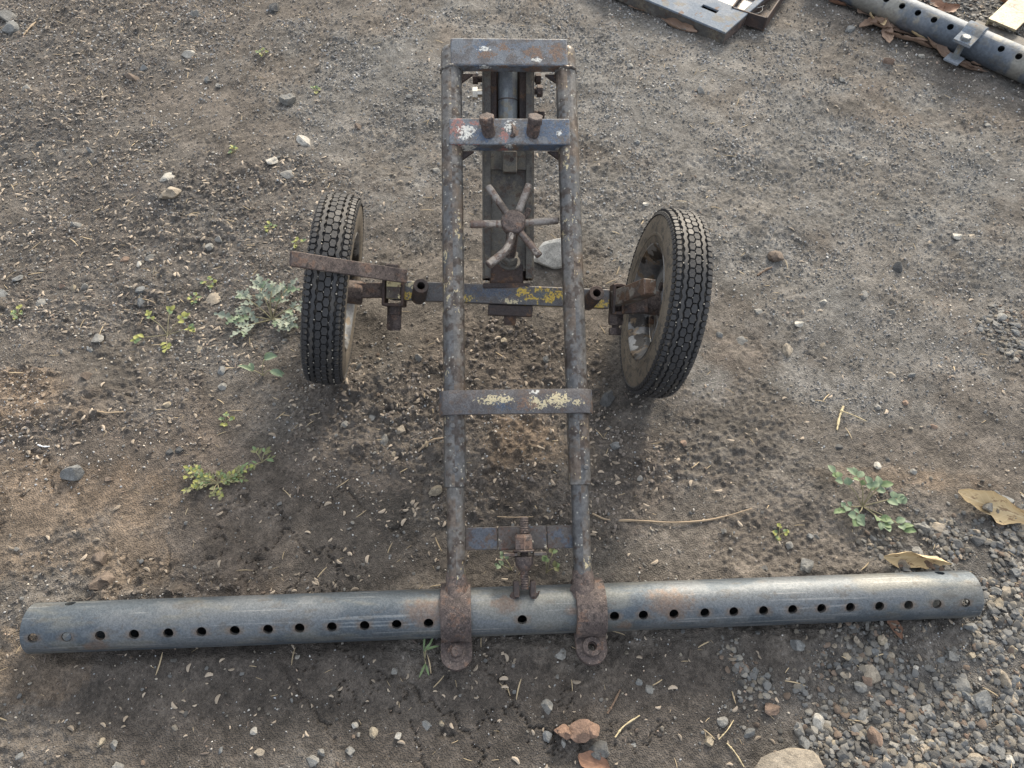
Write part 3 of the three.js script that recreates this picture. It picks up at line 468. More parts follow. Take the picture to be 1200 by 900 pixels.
for (const [x, xr] of [[-0.1205, [-0.1235, -0.1190]], [0.1185, [0.1240, 0.1285]]]) {
  const top = 1.098, tube = latheSharp([[0.0175, 0], [0.0205, 0], [0.0215, 0.001], [0.0215, 0.3], [0.0215, 0.6], [0.0213, top - 0.186 - 0.014], [0.0203, top - 0.186 - 0.008], [0.0175, top - 0.186 - 0.003], [0.0120, top - 0.186], [0.00001, top - 0.185]], 40);
  const t = P('frame_tube', tube, FM(x, 0.186), frameMat);
  P('extension_tube', lathe([[0.0170, -0.012], [0.0170, 0.05], [0.0170, 0.19]], 36), FM(x * 0.995, 0), frameMat);
  xr.forEach((rx, k) => P('rivet', rod(0.0052, 0.004, 14, 0.0012), orient(fp(rx, [0.302, 0.2186][k], 0.0205), fp(rx, [0.302, 0.2186][k], 0.03)), frameMat, t));
  P('weld', rough(new THREE.TorusGeometry(0.0205, 0.0035, 8, 32), 0.004, 200, x * 50 + 9), basis(fp(x, 1.044, 0), FX, FN, FU.clone().negate()), frameMat, t);
}
const P0 = (name, g, M, mat) => { const s = boxUV(g, 0); s.applyMatrix4(M); return part(name, s, mat, cart, false); };
const topBar = P0('top_bar', rbox(0.243, 0.062, 0.026, 0.004), FM(0, 1.0755, 0.010), topBarPaint);
const crossBar = P0('cross_bar', rbox(0.246, 0.057, 0.030, 0.003), FM(-0.003, 0.899, 0.009), crossBarPaint);
for (const sx of [-1, 1]) for (const [par, u, n] of [[topBar, 1.044, -0.004], [crossBar, 0.870, 0]]) {
  const g = new THREE.Shape(); g.moveTo(0, 0); g.lineTo(-sx * 0.024, 0); g.lineTo(0, -0.018); g.lineTo(0, 0);
  const e = new THREE.ExtrudeGeometry(g, { depth: 0.008, bevelEnabled: false }); e.translate(0, 0, -0.012);
  P('gusset', flat(e), FM(sx * 0.100, u, n), darkRustMat, par);
}
for (const [x, tilt] of [[-0.0445, -0.05], [0.0440, 0.03]]) { // two long bolts with worn heads
  const a = fp(x, 0.893, 0.018), b = fp(x + tilt * 0.1, 0.911, 0.046);
  const bolt = P('bolt', rough(rod(0.0135, a.distanceTo(b), 20, 0.002), 0.0022, 260, x * 90), orient(a, b), rustMat, crossBar);
  const d = b.clone().sub(a).normalize();
  P('bolt_head', flat(rough(hexHead(0.0165, 0.013).clone(), 0.0012, 200, x * 40)), orient(b.clone().addScaledVector(d, -0.004), b.clone().addScaledVector(d, 0.1)), rustMat, crossBar);
}
P('paint_flake', rough(new THREE.ConeGeometry(0.006, 0.03, 5, 3), 0.008, 120, 4), FM(0.004, 0.902, 0.026), rustMat, crossBar);
{ // bent strap over both tubes
  const r1 = 0.0285, r0 = 0.0216, L = -0.1205, Rr = 0.1185, sh = new THREE.Shape(); sh.moveTo(L, r1); sh.lineTo(Rr, r1);
  for (let i = 1; i <= 14; i++) { const a = Math.PI / 2 - i / 14 * 1.9; sh.lineTo(Rr + r1 * Math.cos(a), r1 * Math.sin(a)); }
  for (let i = 14; i >= 0; i--) { const a = Math.PI / 2 - i / 14 * 1.9; sh.lineTo(Rr + r0 * Math.cos(a), r0 * Math.sin(a)); }
  for (let i = 0; i <= 14; i++) { const a = Math.PI / 2 + i / 14 * 1.9; sh.lineTo(L + r0 * Math.cos(a), r0 * Math.sin(a)); }
  for (let i = 14; i >= 1; i--) { const a = Math.PI / 2 + i / 14 * 1.9; sh.lineTo(L + r1 * Math.cos(a), r1 * Math.sin(a)); }
  const e = new THREE.ExtrudeGeometry(sh, { depth: 0.044, bevelEnabled: true, bevelSize: 0.0012, bevelThickness: 0.0015, bevelSegments: 2 }); e.translate(0, 0, -0.022);
  P0('strap_plate', toCreasedNormals(e, 0.7), basis(fp(0, 0.3455, 0), FX, FN, FU.clone().negate()), strapPaint);
}
{ // plate between the tubes near the foot: three welded pieces
  const pl = P('lower_plate', rbox(0.092, 0.044, 0.008, 0.0015), FM(0.006, 0.0885, -0.011), plateMat);
  P('side_piece', rbox(0.062, 0.042, 0.006, 0.0015), FM(-0.0725, 0.0885, -0.012), plateMat, pl);
  P('side_piece', rbox(0.058, 0.043, 0.006, 0.0015), FM(0.0825, 0.0885, -0.012), plateMat, pl);
}
{ // levelling screw between the clamps
  const cx = 0.0065, n = 0.016, prof = [[0.00001, 0]]; for (let i = 0; i <= 60; i++) { const y = i * 0.0022; prof.push([i % 2 ? 0.0082 : 0.0068, y]); } prof.push([0.00001, 0.1325]);
  const sc = P('levelling_screw', latheSharp(prof, 18), FM(cx, -0.004, n).multiply(new THREE.Matrix4().makeRotationZ(-0.015)), rustMat);
  P('nut', flat(rough(hexHead(0.0180, 0.027), 0.0010, 180, 3)), FM(cx, 0.069, n), rustMat, sc);
  P('washer', rod(0.021, 0.0035, 24), FM(cx, 0.0645, n), rustMat, sc);
  P('fork_tab', rbox(0.026, 0.006, 0.03, 0.001), FM(cx - 0.025, 0.060, n - 0.004), plateMat, sc);
  P('fork_tab', rbox(0.024, 0.006, 0.03, 0.001), FM(cx + 0.030, 0.060, n - 0.004), plateMat, sc);
  P('nut', rough(lathe([[0.00001, 0], [0.010, 0], [0.0162, 0.010], [0.0175, 0.024], [0.0185, 0.026], [0.00001, 0.027]], 8), 0.0010, 180, 6), FM(cx, 0.030, n), rustMat, sc);
  for (const sx of [-1, 1]) P('ear', rough(rbox(0.011, 0.030, 0.022, 0.003, 3), 0.003, 140, sx), FM(cx + sx * 0.0155, -0.004, n - 0.004), darkRustMat, sc);
  P('ear_weld', rough(new THREE.TorusGeometry(0.021, 0.006, 8, 24, Math.PI), 0.006, 130, 3), basis(fp(cx, -0.010, n - 0.006), FX, FU.clone().negate(), FN.clone().negate()), darkRustMat, sc);
}
// mast ------------------------------------------------------------------------------
const M0 = V(-0.0209, 0.2284, -1.1039), MX = V(0.9961, 0, -0.088), MU = V(-0.0694, 0.6148, -0.7856), MN = V(0.0541, 0.7887, 0.6124);
const MM = (x, u, n = 0) => basis(M0.clone().addScaledVector(MX, x).addScaledVector(MU, u).addScaledVector(MN, n), MX, MU, MN);
const mp = (x, u, n = 0) => M0.clone().addScaledVector(MX, x).addScaledVector(MU, u).addScaledVector(MN, n);
{
  const mast = P('mast', rbox(0.096, 0.262, 0.006, 0.001), MM(-0.0025, 0.160, -0.004), mastMat);    // closing plate of the lower half
  for (const sx of [-1, 1]) {
    const x = -0.0025 + sx * 0.0525;
    P('mast_rail', rbox(0.007, 0.50, 0.062, 0.0015), MM(x, 0.262, -0.027), mastMat, mast);
    P('mast_flange', rbox(0.014, 0.50, 0.005, 0.0015), MM(x - sx * 0.0075, 0.262, 0.0045), mastMat, mast);
    P('inner_rail', rbox(0.020, 0.235, 0.030, 0.002), MM(-0.0025 + sx * 0.0345, 0.400, -0.026), darkRustMat, mast);
  }
  P('mast_back', rbox(0.098, 0.50, 0.005, 0.001), MM(-0.0025, 0.262, -0.060), darkRustMat, mast);
  P('upper_plate', rbox(0.088, 0.045, 0.006, 0.001), MM(-0.0025, 0.268, 0.0025), mastMat, mast);
  const sl = P('slide_rod', rod(0.0212, 0.252, 32, 0.002), MM(-0.003, 0.262, -0.012), rodMat, mast);
  P('collar_ring', lathe([[0.0213, 0], [0.0222, 0.0008], [0.0222, 0.0018], [0.0213, 0.0026]], 32), MM(-0.003, 0.395, -0.012), darkRustMat, mast);
  const pin = P('pin_block', rbox(0.030, 0.046, 0.024, 0.004), MM(0.000, 0.258, 0.018), mastMat, mast);
  P('rod_eye', rod(0.0045, 0.002, 14, 0.0005), orient(mp(0.004, 0.262, 0.0295), mp(0.004, 0.262, 0.04)), darkRustMat, mast);
  // bolts through the sides near the top
  const side = (x0, x1, u, n, r, mat) => { const a = mp(x0, u, n), b = mp(x1, u, n); const bo = P('bolt', rod(r * 0.6, a.distanceTo(b), 16), orient(a, b), mat, mast); P('bolt_head', hexHead(r, 0.012), orient(b.clone().lerp(a, 0.35), b), mat, mast); return bo; };
  side(-0.055, -0.076, 0.412, -0.012, 0.013, shinyBolt); side(-0.055, -0.074, 0.448, -0.030, 0.011, darkRustMat);
  side(0.050, 0.067, 0.420, -0.015, 0.013, rustMat); side(0.050, 0.064, 0.452, -0.034, 0.012, darkRustMat); side(0.050, 0.074, 0.372, -0.022, 0.012, darkRustMat);
  P('mast_foot', rbox(0.074, 0.050, 0.052, 0.004), MM(-0.006, 0.020, -0.026), darkRustMat, mast);
  P('foot_flange', rbox(0.104, 0.012, 0.070, 0.003), MM(-0.006, -0.004, -0.026), darkRustMat, mast);
}
{ // star handwheel on its short screw
  const hub = V(-0.0194, 0.3904, -1.1242), nn = V(0.03, 0.92, 0.39).normalize(), ax = V().crossVectors(V(0, 1, 0), nn).cross(nn).normalize(); let up = V(0, 0, -1).addScaledVector(nn, nn.z).normalize(), rt = V().crossVectors(up, nn).normalize(); if (rt.x < 0) rt.negate();
  const wheel = P('handwheel', rough(rod(0.0250, 0.022, 20, 0.004), 0.0040, 120, 2), orient(hub.clone().addScaledVector(nn, -0.012), hub.clone().addScaledVector(nn, 1)), rustMat);
  const tipsA = [[128, 0.096], [74, 0.092], [10, 0.092], [-48, 0.087], [187, 0.089]];
  for (const [deg, L] of tipsA) { const a = deg * Math.PI / 180, d = rt.clone().multiplyScalar(Math.cos(a)).addScaledVector(up, Math.sin(a)); const s = hub.clone().addScaledVector(d, 0.014).addScaledVector(nn, -0.004); P('spoke', rough(rod(0.0076, L - 0.014, 14, 0.002), 0.0014, 150, deg), orient(s, s.clone().add(d)), spokeMat, wheel); }
  { const a = -114 * Math.PI / 180, d = rt.clone().multiplyScalar(Math.cos(a)).addScaledVector(up, Math.sin(a)), b1 = hub.clone().addScaledVector(up, -0.012).addScaledVector(nn, -0.004), b2 = hub.clone().addScaledVector(up, -0.055).addScaledVector(rt, -0.008).addScaledVector(nn, -0.002), b3 = hub.clone().addScaledVector(d, 0.103);
    const c = new THREE.CatmullRomCurve3([b1, b2, b3]); part('spoke', toCreasedNormals(new THREE.TubeGeometry(c, 14, 0.0090, 12), 0.8), spokeMat, wheel);
    const tip = b3.clone(); P('spoke_end', rod(0.0090, 0.003, 12, 0.001), orient(tip, tip.clone().add(c.getTangent(1))), rustMat, wheel); }
  const foot = V(-0.0243, 0.2820, -1.1219);
  P('handwheel_shaft', rod(0.0125, 0.105, 20), orient(foot, hub), rustMat, wheel);
  P('shaft_nut', hexHead(0.020, 0.018), orient(foot.clone().lerp(hub, 0.02), hub), mastMat, wheel);
  P('shaft_washer', rod(0.024, 0.006), orient(foot.clone().lerp(hub, -0.05), hub), mastMat, wheel);
  const q = hub.clone().addScaledVector(rt, 0.018).addScaledVector(up, 0.014).addScaledVector(nn, -0.03); P('lock_pin', rod(0.006, 0.035, 12), orient(q, q.clone().addScaledVector(up, 0.7).addScaledVector(rt, 0.25)), rustMat, wheel);
}
// axle --------------------------------------------------------------------------------
const AX0 = V(-0.2780, 0.2020, -1.0850), AX1 = V(0.2000, 0.2050, -1.1000), AD = AX1.clone().sub(AX0).normalize(), AN = MN.clone().addScaledVector(AD, -MN.dot(AD)).normalize(), AU = V().crossVectors(AN, AD);
const AM = (t, u = 0, n = 0) => basis(AX0.clone().addScaledVector(AD, t).addScaledVector(AU, u).addScaledVector(AN, n), AD, AU, AN);
const aLen = AX0.distanceTo(AX1);
const axle = P0('axle_beam', rbox(aLen, 0.042, 0.042, 0.003), AM(aLen / 2, 0, 0), axlePaint);
P('bottom_plate', rbox(0.098, 0.024, 0.040, 0.003), AM(0.262, -0.034, -0.002), darkRustMat, axle);
P('plate_bolt', hexHead(0.015, 0.03), orient(AX0.clone().addScaledVector(AD, 0.262).addScaledVector(AU, -0.036).addScaledVector(AN, 0), AX0.clone().addScaledVector(AD, 0.262).addScaledVector(AU, -1)), darkRustMat, axle);
for (const [a, b] of [[V(-0.2165, 0.2080, -1.0640), V(-0.2045, 0.2720, -1.0430)], [V(0.1530, 0.2120, -1.0790), V(0.1640, 0.2800, -1.0500)]]) P('pipe_boss', pipe(0.0160, 0.0085, a.distanceTo(b)), orient(a, b), darkRustMat, axle);
function axleClamp(t, w, h, openMat) {
  const c = P('axle_clamp', rbox(w, 0.007, 0.060, 0.002), AM(t, h / 2, 0.004), darkRustMat);
  P('clamp_side', rbox(w, 0.007, 0.060, 0.002), AM(t, -h / 2, 0.004), darkRustMat, c);
  for (const s of [-1, 1]) P('clamp_side', rbox(0.006, h + 0.004, 0.062, 0.002), AM(t + s * (w / 2 - 0.003), 0, 0.005), darkRustMat, c);
  P('beam_end', rbox(w - 0.014, h - 0.018, 0.05, 0.002), AM(t, 0.004, 0.000), openMat, c);
  return c;
}
const clampLeft = axleClamp(0.0065, 0.047, 0.064, creamMat), clampRight = axleClamp(aLen + 0.0180, 0.026, 0.060, darkRustMat);
const up3 = (v, d, k) => v.clone().addScaledVector(d, k);
{
  const c = AX0.clone().addScaledVector(AD, 0.0065);
  P('clamp_bolt', rbox(0.028, 0.034, 0.026, 0.003), basis(up3(up3(c, AU, 0.036), AN, 0.048), AD, AU, AN), rustMat, clampLeft);
  P('bolt_boss', rod(0.016, 0.024), orient(up3(c, AU, -0.030), up3(c, AU, -1)), rustMat, clampLeft);
  P('bolt_head', hexHead(0.0175, 0.034), orient(up3(c, AU, -0.054), up3(c, AU, -1)), rustMat, clampLeft);
  const d = AX0.clone().addScaledVector(AD, aLen + 0.018);
  P('bolt_boss', hexHead(0.0175, 0.026), orient(up3(d, AU, -0.030), up3(d, AU, -1)), rustMat, clampRight);
  P('bolt_shank', rod(0.008, 0.020), orient(up3(d, AU, -0.050), up3(d, AU, -1)), rustMat, clampRight);
  P('bolt_head', hexHead(0.015, 0.016), orient(up3(d, AU, -0.062), up3(d, AU, -1)), rustMat, clampRight);
}
function barBetween(name, a, b, w, h, mat, upHint, parent = cart, r = 0.002) { const x = b.clone().sub(a), L = x.length(); x.normalize(); const z = upHint.clone().addScaledVector(x, -upHint.dot(x)).normalize(), y = V().crossVectors(z, x); return P(name, rbox(L, w, h, r), basis(a.clone().add(b).multiplyScalar(0.5), x, y, z), mat, parent); }
barBetween('axle_arm', up3(WHEEL_L.c, WHEEL_L.a, 0.020), up3(AX0, AD, -0.012), 0.032, 0.030, rustMat, AN);
barBetween('scraper_bar', atDepth(340, 303, 1.362), atDepth(476, 324, 1.535), 0.0285, 0.008, rustMat, V(0, 0.82, 0.57));
const endBasis = (o, d) => { const y = AU.clone().addScaledVector(d, -AU.dot(d)).normalize(); return basis(up3(o, d, 0.0005), V().crossVectors(y, d), y, d); };
{ // right arm: hollow square tube reaching towards the wheel
  const a = atDepth(722, 351, 1.640), b = atDepth(762, 336, 1.520), arm = barBetween('axle_arm', a, b, 0.030, 0.034, armMat, AU.clone());
  P('arm_end', rbox(0.026, 0.030, 0.004, 0.001), endBasis(b, b.clone().sub(a).normalize()), armMat, arm);
  barBetween('arm_base', atDepth(716, 360, 1.660), atDepth(760, 357, 1.640), 0.034, 0.034, rustMat, AU.clone(), arm);
}
// wheels ------------------------------------------------------------------------------
const hexShape = (w, l, h) => { // chamfered six-sided tread block, base at y=0, top at y=h; x across, z along
  const o = [[-w * 0.6, -l], [w * 0.6, -l], [w, 0], [w * 0.6, l], [-w * 0.6, l], [-w, 0]], pos = [], idx = [];
  for (const [k, y] of [[1.06, 0], [1, h * 0.8], [0.9, h]]) for (const [x, z] of o) pos.push(x * k, y, z * k);
  for (let r = 0; r < 2; r++) for (let i = 0; i < 6; i++) { const j = (i + 1) % 6; idx.push(r * 6 + i, r * 6 + 6 + i, r * 6 + j, r * 6 + j, r * 6 + 6 + i, r * 6 + 6 + j); }
  for (let i = 1; i < 5; i++) idx.push(12, 12 + i + 1, 12 + i);
  const g = new THREE.BufferGeometry(); g.setAttribute('position', new THREE.Float32BufferAttribute(pos, 3)); g.setIndex(idx); return boxUV(flat(g), uvSeed++);
};
const hexBlock = hexShape(0.0070, 0.0089, 0.0066), shoulderBlock = hexShape(0.0060, 0.0056, 0.0066), wallLug = hexShape(0.0050, 0.0052, 0.0030);
function makeWheel(name, label, c, a, spin) {
  const w = subGroup(name, c); w.userData.label = label; const q = new THREE.Quaternion().setFromUnitVectors(V(0, 1, 0), a); w.quaternion.copy(q);
  const inv = q.clone().invert(), toCam = camera.position.clone().sub(c).normalize().add(V(0, 0.25, -0.15)).applyQuaternion(inv); toCam.y = 0; toCam.normalize();
  const prof = [[0.126, -0.034], [0.132, -0.038], [0.145, -0.0405], [0.160, -0.0418], [0.176, -0.0415], [0.189, -0.0395], [0.1965, -0.0355], [0.2005, -0.030], [0.2018, -0.018], [0.2022, 0]];
  const full = [...prof, ...prof.slice(0, -1).reverse().map(([r, y]) => [r, -y])];
  const wallProfile = [...prof.slice(0, 8)];
  const mk = (pr, seg = 120) => boxUV(lathe(pr, seg), uvSeed++);
  kid(w, 'tyre', mk(full), wallMat);
  kid(w, 'tread_base', mk([[0.1985, -0.0338], [0.2014, -0.030], [0.2026, -0.018], [0.2030, 0], [0.2026, 0.018], [0.2014, 0.030], [0.1985, 0.0338]]), grooveMat);
  kid(w, 'bead_ring', mk([[0.1455, -0.0406], [0.147, -0.0422], [0.149, -0.0413], [0.1515, -0.0425], [0.1535, -0.0414]]), wallMat);
  for (const s of [-1, 1]) { // zigzag ribs beside the middle blocks
    const pos = [], idx = [], N = 264; for (let i = 0; i <= N; i++) { const f = i / N * Math.PI * 2, zz = (i % 4 < 2 ? 1 : -1) * 0.0012, cs = Math.cos(f), sn = Math.sin(f); for (const [r, y] of [[0.2015, -0.0040], [0.2082, -0.0034], [0.2084, 0.0034], [0.2015, 0.0040]]) pos.push(cs * r, s * 0.0186 + y + zz, sn * r); }
    for (let i = 0; i < N; i++) for (let k = 0; k < 3; k++) { const p0 = i * 4 + k, p1 = p0 + 4; idx.push(p0, p0 + 1, p1, p0 + 1, p1 + 1, p1); }
    const g = new THREE.BufferGeometry(); g.setAttribute('position', new THREE.Float32BufferAttribute(pos, 3)); g.setIndex(idx); kid(w, 'tread_rib', boxUV(flat(g), uvSeed++), treadMat);
  }
  reseed(Math.round(spin * 1000) + 5); const rest = [], m4 = new THREE.Matrix4();
  const block = (geo, f, y, r, tip) => {
    const out = V(Math.cos(f), 0, Math.sin(f)), tan = V(-Math.sin(f), 0, Math.cos(f)); const o2 = out.clone().multiplyScalar(Math.cos(tip)).add(V(0, Math.sin(tip), 0)), x2 = V().crossVectors(o2, tan);
    m4.makeBasis(x2, o2, tan).setPosition(out.x * r, y, out.z * r);
    const wear = rr(0.93, 1.02); m4.scale(V(wear, rr(0.82, 1.05), rr(0.93, 1.02)));
    if (out.dot(toCam) > 0.45) { const b = kid(w, 'tread_block', geo, treadMats[Math.floor(rnd() * 3)]); b.applyMatrix4(m4); } else { const g = geo.clone(); g.applyMatrix4(m4); rest.push(g); }
  };
  const N = 66, K = 98;
  for (let i = 0; i < N; i++) { block(hexBlock, (i + spin) / N * Math.PI * 2, -0.0061, 0.2024, -0.01); block(hexBlock, (i + 0.5 + spin) / N * Math.PI * 2, 0.0061, 0.2024, 0.01); }
  for (let i = 0; i < K; i++) { block(shoulderBlock, (i + spin) / K * Math.PI * 2, -0.0300, 0.1990, -0.22); block(shoulderBlock, (i + 0.5 + spin) / K * Math.PI * 2, 0.0300, 0.1990, 0.22); }
  for (let i = 0; i < K; i++) for (const s of [-1, 1]) { const f = (i + 0.25) / K * Math.PI * 2, g = wallLug.clone(), out = V(Math.cos(f), 0, Math.sin(f)), tan = V(-Math.sin(f), 0, Math.cos(f)), o2 = out.clone().multiplyScalar(0.5).add(V(0, s * 0.87, 0)), x2 = V().crossVectors(o2, tan); g.applyMatrix4(new THREE.Matrix4().makeBasis(x2, o2, tan).setPosition(out.x * 0.1935, s * 0.0372, out.z * 0.1935)); rest.push(g); }
  const bits = []; for (let i = 0; i < 200; i++) { const f = rnd() * Math.PI * 2, g = lumpGeo(0, 700 + (i % 6), 0.9, 0.5), k = rr(0.0009, 0.0024); reseed(i * 13 + Math.round(spin * 100)); g.scale(k, k, k); const yy = [0, 0.0142, -0.0142, 0.0240, -0.0240][i % 5] + rr(-0.001, 0.001); g.translate(Math.cos(f) * 0.2065, yy, Math.sin(f) * 0.2065); bits.push(g); }
  kid(w, 'trapped_grit', boxUV(mergeGeometries(bits), 4), stoneMatPale).userData.kind = 'stuff';
  kid(w, 'tread_pattern', mergeGeometries(rest), treadMat).userData.kind = 'stuff';
  const rim = (s) => [[0.112, s * 0.020], [0.119, s * 0.0275], [0.1225, s * 0.034], [0.128, s * 0.0385], [0.1305, s * 0.0385], [0.1315, s * 0.0365], [0.1295, s * 0.034]];
  const rg = latheSharp([...rim(-1).reverse(), [0.106, -0.012], [0.104, 0], [0.106, 0.012], ...rim(1)], 80);
  kid(w, 'rim', boxUV(rg, uvSeed++), rimMat);
  kid(w, 'rim_disc', boxUV(lathe([[0.1045, 0.006], [0.098, 0.008], [0.090, 0.001], [0.074, -0.004], [0.062, -0.001], [0.050, -0.006], [0.030, -0.010], [0.018, -0.010]], 64), uvSeed++), rimMat);
  for (let i = 0; i < 4; i++) { const f = i * Math.PI / 2 + 0.4, n = hexHead(0.0095, 0.010); n.rotateX(Math.PI); n.translate(Math.cos(f) * 0.042, -0.006, Math.sin(f) * 0.042); kid(w, 'wheel_nut', boxUV(n, uvSeed++), darkRustMat); }
  return w;
}
const wl = makeWheel('wheel', 'worn black tyre behind the flat scraper bar', WHEEL_L.c, WHEEL_L.a, 0.2), wr = makeWheel('wheel', 'dusty tyre with the inside of its silver rim showing', WHEEL_R.c, WHEEL_R.a, 0.6);
{ const h = rod(0.027, 0.060, 28, 0.003); h.translate(0, -0.062, 0); kid(wr, 'hub', boxUV(h, uvSeed++), rustMat); const h2 = rod(0.026, 0.060, 28, 0.003); h2.translate(0, 0.002, 0); kid(wl, 'hub', boxUV(h2, uvSeed++), rustMat); }

// ------------------------------------------------------------------ scrap steel lying at the edge of the yard
{ // slotted steel channel, web up
  const c = V(0.651, 0, -2.496), l = V(0.393, 0, -2.673), r = V(0.756, 0, -2.720), dl = l.clone().sub(c).normalize(), dr = V(-dl.z, 0, dl.x); if (dr.dot(r.clone().sub(c)) < 0) dr.negate();
  const ch = topGroup('steel_channel', c.clone()); tag(ch, 'pale blue slotted steel channel lying web up at the yard edge', 'steel channel');
  const W = 0.62, D = 0.46, H = 0.045, up = V(0, 1, 0), z = V().crossVectors(dl, up), sz = Math.sign(z.dot(dr));
  const M = (a, y, b) => basis(dl.clone().multiplyScalar(a).addScaledVector(dr, b).add(V(0, y, 0)), dl, up, z);
  const sh = new THREE.Shape(); sh.moveTo(0, 0); sh.lineTo(W, 0); sh.lineTo(W, D); sh.lineTo(0, D); sh.lineTo(0, 0);
  const slot = (x0, y0, x1, y1) => { const h = new THREE.Path(); h.moveTo(x0, y0); h.lineTo(x0, y1); h.lineTo(x1, y1); h.lineTo(x1, y0); h.lineTo(x0, y0); sh.holes.push(h); };
  slot(0.085, 0.085, 0.150, 0.110); slot(0.30, 0.085, 0.365, 0.110);
  const cut = new THREE.Path(); cut.moveTo(0.02, 0.17); cut.lineTo(0.02, 0.30); cut.lineTo(0.20, 0.30); cut.lineTo(0.20, 0.17); cut.lineTo(0.02, 0.17); sh.holes.push(cut);
  const web = new THREE.ExtrudeGeometry(sh, { depth: 0.005, bevelEnabled: true, bevelSize: 0.001, bevelThickness: 0.001, bevelSegments: 1 });
  // shape x along dl, shape y along dr, thickness up
  const flip = sz > 0 ? V(0, -1, 0) : V(0, 1, 0), Mw = basis(V(0, H, 0), dl, dr, V().crossVectors(dl, dr));
  const put = (name, g, mm, mat) => { const s = boxUV(g, uvSeed++); s.applyMatrix4(mm); return kid(ch, name, s, mat); };
  put('web', flat(web), Mw, channelMat);
  put('flange', rbox(W, H - 0.004, 0.006, 0.0015), basis(dl.clone().multiplyScalar(W / 2).add(V(0, H / 2 - 0.003, 0)).addScaledVector(dr, 0.0035), dl, up, z), mastMat);
  put('flange', rbox(D, H - 0.004, 0.006, 0.0015), basis(dr.clone().multiplyScalar(D / 2 + 0.008).add(V(0, H / 2 - 0.003, 0)).addScaledVector(dl, 0.0035), dr, up, V().crossVectors(dr, up)), rustMat);
put('recessed_sheet', rbox(0.22, 0.004, 0.16, 0.001), basis(dl.clone().multiplyScalar(0.11).addScaledVector(dr, 0.235).add(V(0, H - 0.018, 0)), dl, up, z), recessMat);
}
{ // open channel beside it, trough up
  const a = V(0.806, 0, -2.600), d = V(0.871, 0, -2.747).sub(V(0.806, 0, -2.613)).normalize(), s = V(-d.z, 0, d.x); if (s.x > 0) s.negate(); const up = V(0, 1, 0);
  const ch = topGroup('steel_channel', a.clone()); tag(ch, 'dark rusty open steel trough behind the pale slotted channel', 'steel channel');
  const put = (name, w, h, dd, off, y, alongK) => { const g = boxUV(rbox(w, h, dd, 0.0015), uvSeed++); g.applyMatrix4(basis(d.clone().multiplyScalar(alongK).addScaledVector(s, off).add(V(0, y, 0)), d, up, V().crossVectors(d, up))); return kid(ch, name, g, darkRustMat); };
  put('base', 0.5, 0.006, 0.125, 0.065, 0.006, 0.25); put('side', 0.5, 0.05, 0.006, 0.000, 0.027, 0.25); put('side', 0.5, 0.05, 0.006, 0.128, 0.027, 0.25);
  const g = boxUV(rbox(0.122, 0.046, 0.006, 0.0015), uvSeed++); g.applyMatrix4(basis(s.clone().multiplyScalar(0.064).addScaledVector(d, 0.004).add(V(0, 0.026, 0)), s, up, V().crossVectors(s, up))); kid(ch, 'end_plate', g, darkRustMat);
  const pts = []; for (let i = 0; i <= 60; i++) { const t = i / 60 * 11; pts.push(a.clone().addScaledVector(d, 0.07 + 0.020 * Math.cos(t) + 0.004 * i / 10).addScaledVector(s, 0.055 + 0.018 * Math.sin(t * 0.97)).add(V(0, 0.016 + i * 0.0004, 0))); }
  const coil = topMesh('wire_coil', boxUV(new THREE.TubeGeometry(new THREE.CatmullRomCurve3(pts), 140, 0.0014, 6), 3), rodMat); tag(coil, 'thin grey wire coiled inside the rusty steel trough', 'wire');
}
